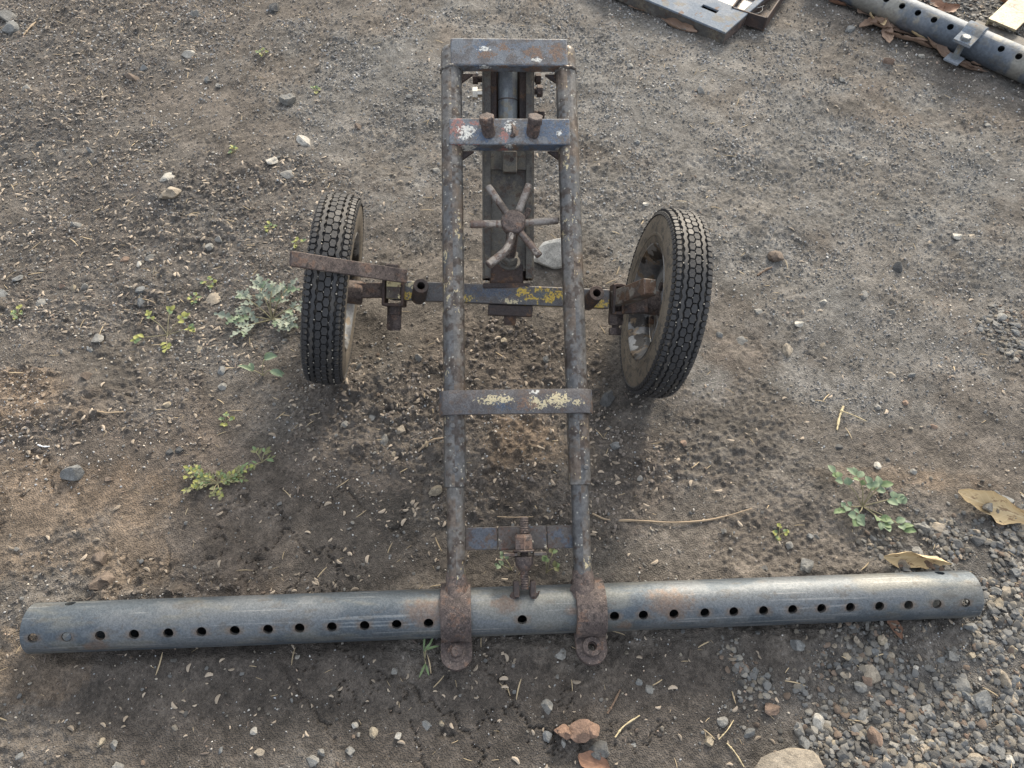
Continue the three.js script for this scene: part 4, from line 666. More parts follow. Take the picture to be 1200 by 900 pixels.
{ // second perforated pipe with a bolted strap, far corner
  const A = V(1.04, 0.052, -2.923), Bv = V(1.90, 0.052, -2.203), D = Bv.clone().sub(A).normalize(), L = A.distanceTo(Bv), R = 0.0500, base = A.clone().setY(0);
  const pipeG = topGroup('perforated_pipe', base); tag(pipeG, 'galvanised pipe with a row of holes lying against dry leaves', 'pipe');
  const M = new THREE.Matrix4().compose(V(0, 0.052, 0), new THREE.Quaternion().setFromUnitVectors(V(0, 1, 0), D), V(1, 1, 1)), side = V(-D.z, 0, D.x); if (side.z < 0) side.negate();
  const dir = side.clone().multiplyScalar(Math.cos(0.80)).add(V(0, Math.sin(0.80), 0)), at0 = [], lq = dir.clone().applyQuaternion(new THREE.Quaternion().setFromUnitVectors(D, V(0, 1, 0)));
  for (let s = 0.045; s < L - 0.03; s += 0.0605) if (s < 0.545 || s > 0.66) at0.push(s);
  const g = boxUV(perforated(R, 0.043, L, 0.0105, [{ th: Math.atan2(lq.x, lq.z), at: at0 }]), uvSeed++); g.applyMatrix4(M); kid(pipeG, 'pipe_wall', g, galvFar);
  // strap: over the pipe and out to a bolted tongue
  const c = D.clone().multiplyScalar(0.600).add(V(0, 0.052, 0)), sh = new THREE.Shape(), r1 = 0.0575, r0 = 0.0505;
  sh.moveTo(0.098, r1 * 0.62); sh.lineTo(r1 * 0.80, r1 * 0.70); for (let i = 0; i <= 16; i++) { const t = 0.78 + i / 16 * 2.2; sh.lineTo(r1 * Math.cos(t), r1 * Math.sin(t)); } for (let i = 16; i >= 0; i--) { const t = 0.78 + i / 16 * 2.2; sh.lineTo(r0 * Math.cos(t), r0 * Math.sin(t)); } sh.lineTo(0.098, r1 * 0.62 - 0.007);
  const e = new THREE.ExtrudeGeometry(sh, { depth: 0.060, bevelEnabled: true, bevelSize: 0.001, bevelThickness: 0.001, bevelSegments: 1 }); e.translate(0, 0, -0.03);
  const MS = basis(c, side, V(0, 1, 0), V().crossVectors(side, V(0, 1, 0))), eg = boxUV(toCreasedNormals(e, 0.6), uvSeed++); eg.applyMatrix4(MS); const strap = kid(pipeG, 'strap', eg, channelMat);
  const at = (k, y) => c.clone().addScaledVector(side, k).add(V(0, y, 0)); const pp = (name, gg, mm, mat) => { const q = boxUV(gg, uvSeed++); q.applyMatrix4(mm); kid(strap, name, q, mat); };
  pp('bolt', rod(0.011, 0.075, 16), orient(at(0.078, -0.035), at(0.078, 1)), rodMat); pp('nut', hexHead(0.017, 0.014), orient(at(0.078, 0.036), at(0.078, 1)), rodMat);
  pp('lower_tab', rbox(0.056, 0.008, 0.052, 0.002), basis(at(0.078, -0.034), side, V(0, 1, 0), V().crossVectors(side, V(0, 1, 0))), channelMat);
}
{ // bars beyond the pipe
  const bar = (name, a, b, w, h, mat, label, cat) => { const x = b.clone().sub(a), L = x.length(); x.normalize(); const y = V(0, 1, 0), z = V().crossVectors(x, y), g = topGroup(name, a.clone().setY(0)); const q = boxUV(rbox(L, h, 0.008, 0.0015), uvSeed++); q.applyMatrix4(basis(b.clone().sub(a).multiplyScalar(0.5).add(V(0, a.y, 0)), x, y, z)); const p = boxUV(rbox(L, 0.008, w, 0.0015), uvSeed++); p.applyMatrix4(basis(b.clone().sub(a).multiplyScalar(0.5).add(V(0, a.y + h / 2 + 0.0045, 0)).addScaledVector(z, w / 2 - 0.004), x, y, z)); kid(g, 'upright_leg', q, mat); kid(g, 'flat_leg', p, mat); tag(g, label, cat); };
  bar('angle_iron', V(1.585, 0.05, -2.635), V(1.83, 0.05, -2.93), 0.10, 0.05, creamSteel, 'cream painted angle iron beyond the perforated pipe', 'angle iron');
  bar('angle_iron', V(1.560, 0.030, -2.665), V(1.95, 0.030, -2.375), 0.05, 0.045, mastMat, 'grey angle iron alongside the perforated pipe', 'angle iron');
}

// ------------------------------------------------------------------ stones
const stoneGeos = []; for (let i = 0; i < 8; i++) stoneGeos.push(lumpGeo(3, 300 + i * 7, [0.62, 0.8, 0.5, 0.7, 0.45, 0.75, 0.6, 0.85][i], [0.5, 0.35, 0.6, 0.3, 0.55, 0.7, 0.4, 0.5][i]));
const STONES = { grey: [0.215, 0.215, 0.21], blue: [0.165, 0.174, 0.182], tan: [0.29, 0.255, 0.20], white: [0.40, 0.39, 0.365], pale: [0.68, 0.67, 0.64], dark: [0.085, 0.088, 0.092], buff: [0.30, 0.265, 0.22], red: [0.20, 0.145, 0.115], brown: [0.15, 0.12, 0.10], clay: [0.22, 0.145, 0.11] };
const stoneMats = {}; for (const k in STONES) { stoneMats[k] = new THREE.MeshStandardMaterial({ color: new THREE.Color().setRGB(...STONES[k].map((v) => v * 1.2)), map: stoneSpeck, bumpMap: stoneBump, bumpScale: 0.0016, roughness: 0.88 }); }
const sizedGeo = new Map();
function stone(px, py, wpx, kind, v, label, o = {}) {   // wpx: width in the picture
  const c = gp(px, py), dep = c.clone().sub(camera.position).dot(camF), r = wpx / FPX * dep / 2, key = v + ':' + Math.round(Math.log(r) * 8);
  if (!sizedGeo.has(key)) { const g = stoneGeos[v].clone(); const k = Math.exp(Math.round(Math.log(r) * 8) / 8); g.scale(k, k, k); sizedGeo.set(key, boxUV(toCreasedNormals(g, 0.42), v + 3)); }
  const m = topMesh(o.name ?? 'stone', sizedGeo.get(key), stoneMats[kind]), fl = o.flat ?? 1; m.position.set(c.x, groundY(c.x, c.z) + r * (o.lift ?? rr(-0.12, 0.12)), c.z); m.rotation.set(o.rx ?? rr(-0.25, 0.25), o.ry ?? rr(0, 6.3), o.rz ?? rr(-0.25, 0.25)); m.scale.set(1, fl, o.narrow ?? rr(0.7, 1.0));
  return tag(m, label, o.cat ?? 'stone', o.group); 
}
reseed(500);
// stones that can be told apart
stone(10, 22, 22, 'grey', 1, 'rounded grey stone among straw, the larger of a pair', {}); stone(12, 36, 21, 'blue', 3, 'rounded blue grey stone touching a larger grey one');
stone(201, 230, 26, 'buff', 5, 'chunky brown grey stone beside a pale flat chip', { lift: 0.3 }); stone(197, 209, 19, 'white', 4, 'pale flat stone chip above a chunky brown one');
stone(338, 121, 24, 'grey', 0, 'blocky light grey stone with a flat lit top'); stone(335, 205, 21, 'grey', 4, 'low grey flat stone next to two angular chips'); stone(318, 191, 16, 'white', 2, 'angular white stone chip beside a dark flake'); stone(357, 166, 22, 'white', 2, 'white flat stone wedge in the soil behind the tyre');
stone(222, 66, 15, 'white', 1, 'small rounded white stone among grey grit'); stone(322, 11, 18, 'dark', 0, 'dark angular stone at the far edge of the litter'); stone(155, 91, 16, 'brown', 5, 'brown clod like stone in dark litter');
stone(48, 356, 20, 'grey', 4, 'flat pale grey stone lying in bark litter'); stone(4, 347, 18, 'blue', 2, 'blue grey stone among wood chips'); stone(250, 350, 26, 'buff', 4, 'flat buff stone next to the silver leaved weed'); stone(88, 559, 23, 'blue', 1, 'upright blue grey stone on bare soil tinted sunlit orange', { lift: 0.45, flat: 1.25, rz: 0.2 });
stone(261, 435, 14, 'blue', 3, 'smooth blue grey pebble by the seedling'); stone(233, 408, 18, 'tan', 4, 'flat tan stone chip above the smooth mud'); stone(103, 443, 15, 'brown', 1, 'rough brown round clod on smooth soil', { name: 'clod', cat: 'clod' });
stone(55, 654, 50, 'brown', 4, 'broad grey rock mostly buried in soil tinted sunlit orange', { lift: -0.28, flat: 0.8, rx: 0, rz: 0.1 }); stone(122, 676, 40, 'brown', 5, 'brown earth clod beside the half buried rock', { lift: -0.3, name: 'clod', cat: 'clod', flat: 0.8 }); stone(118, 655, 24, 'brown', 0, 'smaller brown clod above the half buried rock', { lift: 0, name: 'clod', cat: 'clod' });
stone(652, 302, 54, 'pale', 1, 'large smooth white stone behind the steel mast', { lift: 0.25, flat: 1.1 }); stone(510, 573, 18, 'tan', 1, 'pale buff stone touching the left frame tube'); stone(1050, 316, 14, 'dark', 1, 'dark blue black stone alone on dusty ground', { lift: 0.3 });
stone(870, 398, 17, 'grey', 4, 'flat grey stone chip to the side of the tyre'); stone(925, 408, 18, 'buff', 2, 'pale triangular stone chip on dusty ground'); stone(936, 378, 12, 'white', 2, 'tiny white stone chip on dusty ground'); stone(910, 300, 22, 'brown', 6, 'crumbled dark brown clod on dusty ground', { name: 'clod', cat: 'clod' });
stone(942, 665, 25, 'grey', 0, 'grey stone close behind the perforated bar', { lift: 0.2 }); stone(931, 758, 23, 'blue', 0, 'slanted slate blue stone in front of the perforated bar', { rz: 0.4, lift: 0.25 }); stone(1150, 822, 34, 'blue', 0, 'large slate grey stone in the gravel drift', { lift: 0.2 }); stone(1127, 804, 26, 'grey', 4, 'wedge shaped grey stone above the large slate one'); stone(1178, 796, 22, 'buff', 1, 'pale rounded stone in the gravel drift'); stone(1023, 791, 26, 'buff', 2, 'mottled pale brown stone at the gravel edge', { flat: 0.7 });
stone(1026, 864, 24, 'red', 1, 'reddish brown round stone at the gravel edge', { lift: 0.3 }); stone(918, 912, 92, 'buff', 3, 'large buff grey rock half buried in dark soil', { lift: 0.05, flat: 0.9, narrow: 0.75, ry: 0.2 });
stone(1155, 598, 18, 'grey', 1, 'grey round stone resting on a curled dry leaf', { lift: 1.1 }); stone(1081, 617, 18, 'grey', 1, 'dark grey round stone in a row by the green weed'); stone(1101, 618, 20, 'buff', 3, 'mottled brown grey round stone next to the weed'); stone(1064, 613, 14, 'blue', 3, 'small blue grey round stone touching the weed');
stone(655, 767, 16, 'grey', 2, 'thin grey stone flake in front of the clamp', { flat: 0.5 }); stone(640, 827, 20, 'grey', 5, 'crumbly grey stone behind the clay lump'); stone(712, 468, 22, 'dark', 5, 'dark clod beside the frame strap', { lift: 0.25, name: 'clod', cat: 'clod' }); stone(722, 521, 14, 'blue', 0, 'small grey stone near the right frame tube'); stone(1040, 73, 15, 'red', 1, 'small red brown lump in front of the leaf pile'); stone(448, 513, 16, 'grey', 1, 'grey pebble beside the left frame tube, in loose crumbs'); stone(470, 503, 14, 'buff', 0, 'buff pebble in loose crumbs under the axle');
stone(700, 878, 26, 'dark', 4, 'dark flat stone by the orange leaf scrap'); stone(880, 857, 17, 'blue', 1, 'smooth slate pebble near the large buff rock'); stone(847, 844, 14, 'grey', 3, 'light grey oval pebble near the thin straws'); stone(832, 868, 14, 'tan', 0, 'tan stone touching a grey twin near straws'); stone(642, 862, 13, 'blue', 2, 'blue grey chip touching the clay lump'); 
{ // broken lump of red clay pipe
  const c = gp(675, 858), o = topGroup('clay_lump', V(c.x, groundY(c.x, c.z), c.z)); tag(o, 'broken lump of orange brown baked clay on dark soil', 'clay lump');
  const mk = (name, v, s, p, e) => { const g = stoneGeos[v].clone(); g.scale(...s); const m = kid(o, name, boxUV(toCreasedNormals(g, 0.5), v), stoneMats.clay); m.position.set(...p); m.rotation.set(...e); };
  mk('lump', 3, [0.026, 0.020, 0.021], [0.004, 0.012, 0], [0.1, 0.3, 0.15]); mk('broken_end', 5, [0.016, 0.018, 0.018], [-0.022, 0.010, 0.002], [0.2, 1, -0.3]); mk('broken_end', 1, [0.015, 0.016, 0.017], [0.028, 0.014, -0.004], [0, 2, 0.2]);
}
const WORD = { grey: 'grey', blue: 'slate blue', tan: 'tan', white: 'whitish', dark: 'blackish', buff: 'buff', red: 'reddish', brown: 'dark brown' };
// look-alike stones: strewn over the soil, and the coarser pieces of the gravel drift
for (const [px, py, w, k] of [[243, 94, 10, 'blue'], [256, 101, 11, 'grey'], [88, 262, 14, 'grey'], [30, 103, 10, 'white'], [228, 17, 14, 'grey'], [165, 339, 13, 'blue'], [165, 353, 12, 'blue'], [177, 303, 14, 'grey'], [163, 310, 10, 'white'], [113, 397, 15, 'grey'], [105, 408, 11, 'blue'], [256, 281, 13, 'grey'], [245, 291, 11, 'grey'], [20, 327, 13, 'blue'], [98, 336, 12, 'grey'], [85, 337, 11, 'tan'], [71, 335, 10, 'red'], [262, 455, 11, 'grey'], [196, 476, 11, 'tan'], [128, 563, 11, 'brown'], [200, 531, 12, 'dark'], [211, 528, 12, 'dark'], [146, 303, 12, 'red'], [130, 70, 9, 'grey'], [47, 168, 11, 'dark'], [168, 81, 11, 'blue'], [107, 178, 10, 'blue'], [333, 400, 9, 'grey'], [1013, 347, 12, 'grey'], [1045, 365, 11, 'grey'], [965, 403, 9, 'buff'], [844, 392, 12, 'blue'], [890, 365, 11, 'grey'], [966, 353, 10, 'white'], [1120, 277, 15, 'white'], [1138, 276, 9, 'buff'], [1175, 372, 17, 'white'], [1166, 381, 13, 'grey'], [1190, 390, 13, 'blue'], [1194, 402, 12, 'grey'], [1185, 413, 12, 'grey'], [1068, 439, 10, 'blue'], [1045, 440, 9, 'buff'], [1062, 471, 9, 'red'], [1096, 499, 9, 'red'], [1030, 475, 9, 'grey'], [960, 190, 12, 'grey'], [985, 96, 10, 'grey'], [996, 37, 13, 'blue'], [1080, 66, 9, 'white'], [982, 92, 15, 'buff'], [1006, 183, 12, 'grey'], [1014, 184, 10, 'white'], [710, 140, 10, 'grey'], [747, 167, 8, 'blue'], [738, 78, 9, 'grey'], [820, 110, 11, 'grey'], [1100, 140, 10, 'grey'], [1160, 143, 12, 'grey'], [1158, 180, 10, 'grey'], [890, 220, 9, 'buff'], [756, 240, 8, 'white'], [545, 290, 9, 'grey'], [512, 200, 10, 'grey'], [480, 115, 9, 'grey'], [420, 150, 10, 'brown'], [404, 495, 12, 'grey'], [437, 488, 11, 'blue'], [460, 530, 10, 'tan'], [500, 520, 10, 'tan'], [420, 430, 11, 'grey'], [445, 425, 9, 'buff'], [490, 420, 10, 'grey'], [640, 420, 11, 'grey'], [590, 400, 9, 'tan'], [750, 560, 9, 'grey'], [800, 520, 9, 'red'], [416, 850, 12, 'white'], [410, 880, 13, 'grey'], [376, 882, 13, 'grey'], [438, 857, 13, 'tan'], [466, 862, 11, 'white'], [500, 848, 14, 'blue'], [517, 846, 10, 'tan'], [119, 870, 13, 'tan'], [131, 872, 14, 'grey'], [137, 898, 18, 'grey'], [297, 855, 13, 'white'], [305, 881, 14, 'buff'], [367, 893, 16, 'grey'], [196, 742, 7, 'white'], [25, 886, 10, 'blue'], [258, 879, 9, 'blue'], [463, 786, 12, 'grey'], [762, 807, 12, 'grey'], [750, 800, 10, 'blue'], [745, 873, 11, 'blue'], [660, 870, 11, 'grey'], [926, 640, 12, 'grey'], [914, 638, 9, 'buff'], [895, 667, 11, 'dark'], [848, 622, 10, 'grey'], [950, 628, 10, 'blue'], [985, 520, 12, 'dark'], [958, 628, 9, 'grey'], [1030, 545, 11, 'white'], [1042, 538, 8, 'dark'], [1072, 552, 9, 'grey']])
  stone(px, py, w, k, Math.floor(rnd() * 8), `small ${WORD[k]} stone lying loose on the bare soil`, { group: `small ${WORD[k]} stones strewn over the yard` });
{
  let k = 0; reseed(777);
  while (k < 165) { const px = rr(870, 1215), py = rr(560, 915), c = gp(px, py); if (soil(c.x, c.z).gravel < 0.5) continue; const dz = Math.abs(c.z - lerp(TUBE_A.z, TUBE_B.z, (c.x - TUBE_A.x) / (TUBE_B.x - TUBE_A.x))); if (dz < 0.055 && c.x < 0.97) continue;
    const kd = ['grey', 'grey', 'blue', 'blue', 'buff', 'tan', 'white', 'dark', 'red'][Math.floor(rnd() * 9)]; stone(px, py, 7 + 14 * Math.pow(rnd(), 2.4), kd, Math.floor(rnd() * 8), `coarse ${WORD[kd]} stone in the drift of loose gravel`, { group: `coarse ${WORD[kd]} stones of the gravel drift`, name: 'gravel_stone' }); k++; }
}

// ------------------------------------------------------------------ dry leaves and sticks
function leafTex(a, b, vein, seed) { return tex(256, (u, v) => { let c = mix3(a, b, fbm(u * 6 + seed, v * 6, 256, 5, 0.6)); const ribs = Math.abs(((v * 9 + Math.abs(u - 0.5) * 5) % 1) - 0.5); c = mix3(c, vein, 0.35 * (1 - sstep(0.02, 0.10, ribs)) + 0.6 * (1 - sstep(0.01, 0.03, Math.abs(u - 0.5)))); c = mix3(c, [86, 62, 44], 0.5 * sstep(0.62, 0.72, fbm(u * 14 + seed, v * 14, 256, 4, 0.6))); return c; }, true, 1); }
const dryMats = [leafTex([198, 180, 144], [174, 152, 116], [212, 196, 162], 1), leafTex([136, 114, 98], [108, 90, 78], [152, 130, 112], 4), leafTex([132, 98, 78], [104, 78, 64], [150, 114, 92], 7)].map((m) => new THREE.MeshPhysicalMaterial({ map: m, roughness: 0.75, transmission: 0.12, thickness: 0, side: THREE.DoubleSide }));
function leafGeo(L, W, curl, bend, twist, ragged, seed) {
  const nu = 10, nv = 24, pos = [], uv = [], idx = [];
  for (let j = 0; j <= nv; j++) for (let i = 0; i <= nu; i++) {
    const t = j / nv, s = i / nu * 2 - 1, edge = 1 + ragged * (vn(t * 11 + seed, Math.sign(s) * 3 + seed) - 0.5), w = W * Math.pow(Math.sin(Math.PI * Math.pow(clamp(t, 0.012, 0.988), 0.85)), 0.7) * edge, cr = curl * (0.55 + 0.6 * vn(t * 3 + seed, 5)), a = s * cr + twist * (t - 0.5);
    const rad = cr > 0.05 ? w / cr : 1e3, x = cr > 0.05 ? Math.sin(a) * rad : s * w, y = cr > 0.05 ? (1 - Math.cos(a)) * rad : 0, bz = (t - 0.5) * L, lift = bend * (1 - Math.cos((t - 0.5) * 2.4)) * L + 0.05 * L * (vn(t * 5 + seed, s * 2 + seed) - 0.5);
    pos.push(x, y + lift, bz); uv.push(i / nu, t);
  }
  for (let j = 0; j < nv; j++) for (let i = 0; i < nu; i++) { const a = j * (nu + 1) + i, b = a + 1, c = a + nu + 1, d = c + 1; idx.push(a, c, b, b, c, d); }
  const g = new THREE.BufferGeometry(); g.setAttribute('position', new THREE.Float32BufferAttribute(pos, 3)); g.setAttribute('uv', new THREE.Float32BufferAttribute(uv, 2)); g.setIndex(idx); g.computeVertexNormals(); return g;
}
function leaf(px, py, L, W, ry, mat, o, label, group) {
  const c = gp(px, py, o.h ?? 0.008), g = leafGeo(L, W, o.curl ?? 1.2, o.bend ?? 0.12, o.twist ?? 0.6, o.ragged ?? 0.5, o.seed ?? rr(0, 50)); g.rotateZ(o.roll ?? 0); g.rotateX(o.tilt ?? 0); g.computeBoundingBox(); const m = topMesh('dry_leaf', g, dryMats[mat]); m.position.set(c.x, groundY(c.x, c.z) - g.boundingBox.min.y * 0.8 + (o.up ?? 0), c.z); m.rotation.y = ry; return tag(m, label, 'leaf', group);
}
reseed(900);
leaf(1166, 594, 0.160, 0.036, 1.15, 0, { curl: 1.5, seed: 2, bend: 0.10, ragged: 0.6, roll: 0.5, up: 0.006 }, 'large tan dry leaf curled around a grey stone on the gravel');
leaf(1071, 655, 0.140, 0.026, 1.52, 0, { curl: 2.5, seed: 9, bend: 0.10, roll: 0.9, up: 0.004 }, 'pale yellow dry leaf rolled up behind the perforated bar');
leaf(1048, 733, 0.055, 0.013, 0.3, 2, { curl: 0.9, seed: 4 }, 'small orange brown dry leaf under the edge of the perforated bar');
leaf(697, 893, 0.060, 0.018, 1.2, 2, { curl: 0.9, seed: 14 }, 'orange brown dry leaf scrap beside a dark stone');
leaf(796, 31, 0.14, 0.024, 1.05, 1, { curl: 2.0, seed: 6, roll: 0.3 }, 'rolled brown dry leaf beside the slotted steel channel');
leaf(752, 8, 0.10, 0.02, 1.3, 1, { curl: 1.2, seed: 16 }, 'pinkish brown dry leaf flat against the slotted steel channel');
for (const [px, py, L, W, ry, m] of [[1003, 10, 0.12, 0.028, 1.2, 1], [1016, 17, 0.10, 0.035, 0.6, 1], [1031, 14, 0.14, 0.045, 1.0, 1], [1026, 26, 0.12, 0.03, 0.3, 0], [1045, 29, 0.15, 0.032, 0.9, 1], [1040, 42, 0.13, 0.022, -0.1, 1], [1063, 38, 0.13, 0.035, 1.3, 1], [1060, 47, 0.15, 0.024, 1.1, 1], [1078, 46, 0.12, 0.028, 0.9, 0], [1085, 52, 0.13, 0.025, 1.2, 1], [1099, 62, 0.14, 0.028, 0.55, 1], [1020, 30, 0.11, 0.03, 1.9, 1], [988, 5, 0.11, 0.03, 1.4, 2], [1053, 20, 0.12, 0.035, 1.4, 1], [1036, 33, 0.13, 0.03, 1.7, 1]])
  leaf(px, py, L, W, ry + rr(-0.3, 0.3), m, { curl: rr(0.8, 1.9), roll: rr(-0.5, 0.5), up: rr(0, 0.012), tilt: rr(-0.15, 0.15) }, 'curled brown dry leaf in the pile along the perforated pipe', 'dry leaves piled along the perforated pipe');
for (const [px, py, ry] of [[1126, 72, 1.0], [1140, 79, 1.2], [1155, 76, 1.5]]) leaf(px, py, 0.10, 0.024, ry, 1, { curl: 1.4, roll: rr(-0.4, 0.4) }, 'brown dry leaf tucked under the strap of the perforated pipe', 'dry leaves under the pipe strap');
for (const [px, py, ry] of [[1095, 3, 0.5], [1185, 5, 1.1], [1110, 12, 2]]) leaf(px, py, 0.11, 0.026, ry, 2, { curl: 1.1, roll: rr(-0.4, 0.4) }, 'reddish dry leaf on the gravel beyond the perforated pipe', 'dry leaves beyond the pipe');
function stick(name, pts, r, mat, label, cat) { const c = new THREE.CatmullRomCurve3(pts.map(([px, py, h]) => { const q = gp(px, py); return V(q.x, groundY(q.x, q.z) + (h ?? 0.003), q.z); })), g = new THREE.TubeGeometry(c, 48, r, 7), p = g.attributes.position, ctr = V(), v = V(); for (let i = 0; i < p.count; i++) { const k = Math.floor(i / 8) / 48; c.getPointAt(Math.min(1, k), ctr); v.fromBufferAttribute(p, i).sub(ctr).multiplyScalar((0.55 + 0.6 * vn(k * 14, 3)) * (1 - 0.45 * k)); p.setXYZ(i, ctr.x + v.x, ctr.y + v.y, ctr.z + v.z); } g.computeVertexNormals(); return tag(topMesh(name, boxUV(g, 2), mat), label, cat); }
const twigMat = new THREE.MeshStandardMaterial({ color: new THREE.Color().setRGB(0.30, 0.235, 0.165), roughness: 0.9, bumpMap: stoneBump, bumpScale: 0.0008 }), strawPale = new THREE.MeshStandardMaterial({ color: new THREE.Color().setRGB(0.50, 0.42, 0.26), roughness: 0.8 }), darkTwig = new THREE.MeshStandardMaterial({ color: new THREE.Color().setRGB(0.13, 0.09, 0.065), roughness: 0.9 });
stick('twig', [[694, 602, 0.01], [712, 608], [745, 610, 0.004], [790, 612, 0.006], [830, 609], [856, 604, 0.006], [880, 598, 0.01]], 0.0032, twigMat, 'long thin bent root twig reaching out from the right frame tube', 'twig');
stick('straw', [[990, 474, 0.006], [986, 486, 0.004], [983, 501, 0.004]], 0.0042, strawPale, 'thick pale straw stalk of a crossed pair on dusty soil', 'straw'); stick('straw', [[988, 481, 0.010], [1000, 485, 0.008], [1016, 492, 0.004]], 0.0018, strawPale, 'thin pale straw stalk crossing a thicker one', 'straw');
stick('twig', [[888, 322], [896, 317, 0.005], [905, 313]], 0.004, darkTwig, 'short dark twig beside a crumbled clod', 'twig'); stick('twig', [[712, 836], [718, 826, 0.006], [727, 808]], 0.003, darkTwig, 'dark curved twig behind the clay lump', 'twig'); stick('straw', [[721, 864], [730, 852, 0.005], [750, 838]], 0.0022, strawPale, 'bent pale straw beside the clay lump', 'straw'); stick('straw', [[843, 866, 0.004], [852, 856, 0.01], [861, 843]], 0.0014, strawPale, 'thin straw leaning over dark soil', 'straw'); stick('straw', [[853, 870], [862, 880, 0.004], [874, 898]], 0.0018, strawPale, 'straw stalk pointing at the large buff rock', 'straw');
stick('twig', [[118, 488], [128, 486, 0.004], [146, 484]], 0.0028, twigMat, 'pale bent twig on cracked mud', 'twig'); stick('twig', [[28, 42], [36, 34, 0.01], [42, 26]], 0.004, twigMat, 'bent straw coloured twig by the round stones', 'twig'); stick('straw', [[46, 523], [52, 525], [60, 525]], 0.0024, new THREE.MeshStandardMaterial({ color: 0xd8dce0, roughness: 0.5 }), 'tiny white stick on brown soil', 'stick');
stick('twig', [[490, 527], [505, 519, 0.006], [520, 512]], 0.003, twigMat, 'grey twig leading to the left frame tube', 'twig'); stick('twig', [[583, 604], [600, 606, 0.004], [625, 605]], 0.0018, twigMat, 'thin pale root behind the levelling screw', 'twig');

// ------------------------------------------------------------------ weeds
function greenTex(a, b, seed) { return tex(256, (u, v) => { let c = mix3(a, b, fbm(u * 7 + seed, v * 7, 256, 4, 0.6)); c = mix3(c, [a[0] + 40, a[1] + 40, a[2] + 20], 0.5 * (1 - sstep(0.01, 0.05, Math.abs(u - 0.5)))); return c; }, true, 1); }
const green = (a, b, s) => new THREE.MeshPhysicalMaterial({ map: greenTex(a, b, s), roughness: 0.7, transmission: 0.25, thickness: 0, side: THREE.DoubleSide });
const G = { silver: green([118, 130, 116], [140, 148, 136], 1), yellow: green([146, 146, 72], [124, 132, 74], 2), fresh: green([92, 114, 76], [114, 134, 94], 3), mat: green([98, 104, 66], [120, 120, 84], 4), soft: green([92, 112, 88], [118, 136, 110], 5) };
const stemMat = new THREE.MeshStandardMaterial({ color: new THREE.Color().setRGB(0.22, 0.20, 0.12), roughness: 0.8 });
function bladeGeo(L, W, lobes, fold, seed) {   // a leaf from its stalk along +z, lobed if asked
  const nv = lobes ? lobes * 4 : 8, pos = [], uv = [], idx = [];
  for (let j = 0; j <= nv; j++) { const t = j / nv; let w = W * Math.pow(Math.sin(Math.PI * Math.pow(clamp(t, 0.02, 0.985), 0.9)), 0.8); if (lobes) w *= 0.16 + 0.84 * Math.pow(Math.abs(Math.sin(t * lobes * Math.PI)), 0.8); const sw = lobes ? 0.25 * W * Math.sin(t * lobes * Math.PI) : 0;
    for (const s of [-1, -0.5, 0, 0.5, 1]) { pos.push(s * w, fold * Math.abs(s) * w + 0.10 * L * Math.sin(t * 2.6) + 0.04 * L * (vn(t * 4 + seed, s * 3) - 0.5), t * L + sw * Math.abs(s)); uv.push(s * 0.5 + 0.5, t); } }
  for (let j = 0; j < nv; j++) for (let i = 0; i < 4; i++) { const a = j * 5 + i, b = a + 1, c = a + 5, d = c + 1; idx.push(a, c, b, b, c, d); }
  const g = new THREE.BufferGeometry(); g.setAttribute('position', new THREE.Float32BufferAttribute(pos, 3)); g.setAttribute('uv', new THREE.Float32BufferAttribute(uv, 2)); g.setIndex(idx); g.computeVertexNormals(); return g;
}
function weed(px, py, label, stems, o) {       // stems: [azimuth, length, rise]; leaves set along them
  const c = gp(px, py), root = topGroup('weed', V(c.x, groundY(c.x, c.z), c.z)); tag(root, label, 'weed'); const variants = [0, 1, 2].map((i) => bladeGeo(o.L * [1, 0.8, 1.15][i], o.W * [1, 1.1, 0.9][i], o.lobes ?? 0, o.fold ?? 0.3, i * 7 + px));
  for (const [az, len, rise] of stems) {
    const dir = V(Math.cos(az), 0, -Math.sin(az)), pts = [V(0, 0.001, 0), dir.clone().multiplyScalar(len * 0.4).add(V(0, rise * 0.7, 0)), dir.clone().multiplyScalar(len * 0.8).add(V(rr(-0.1, 0.1) * len, rise, rr(-0.1, 0.1) * len)), dir.clone().multiplyScalar(len).add(V(0, rise * 0.85, 0))], cv = new THREE.CatmullRomCurve3(pts);
    kid(root, 'stem', new THREE.TubeGeometry(cv, 10, o.stem ?? 0.0012, 5), o.stemMat ?? stemMat);
    for (let i = 0; i < o.n; i++) { const t = lerp(o.from ?? 0.25, 1, (i + 1) / o.n), p = cv.getPoint(t), side = i % 2 ? 1 : -1, a = az + (i === o.n - 1 ? rr(-0.3, 0.3) : side * rr(0.5, 1.3)); const m = kid(root, 'leaf', variants[Math.floor(rnd() * 3)], Array.isArray(o.mat) ? o.mat[Math.floor(rnd() * o.mat.length)] : o.mat); m.position.copy(p); m.rotation.order = 'YXZ'; m.rotation.set(rr(-0.45, 0.1), a + Math.PI / 2, rr(-0.4, 0.4)); const k = rr(0.7, 1.1); m.scale.set(k, k, k); }
  }
  return root;
}
reseed(1200);
weed(318, 372, 'silvery grey green weed with cut leaves beside the tyre', [[2.6, 0.085, 0.03], [2.0, 0.075, 0.045], [1.2, 0.08, 0.04], [0.4, 0.085, 0.03], [-0.5, 0.06, 0.03], [3.3, 0.09, 0.02], [3.9, 0.075, 0.02], [1.6, 0.05, 0.06], [5.6, 0.06, 0.03]], { n: 7, L: 0.036, W: 0.011, lobes: 5, mat: [G.silver, G.silver, G.silver, G.soft], stem: 0.0016 });
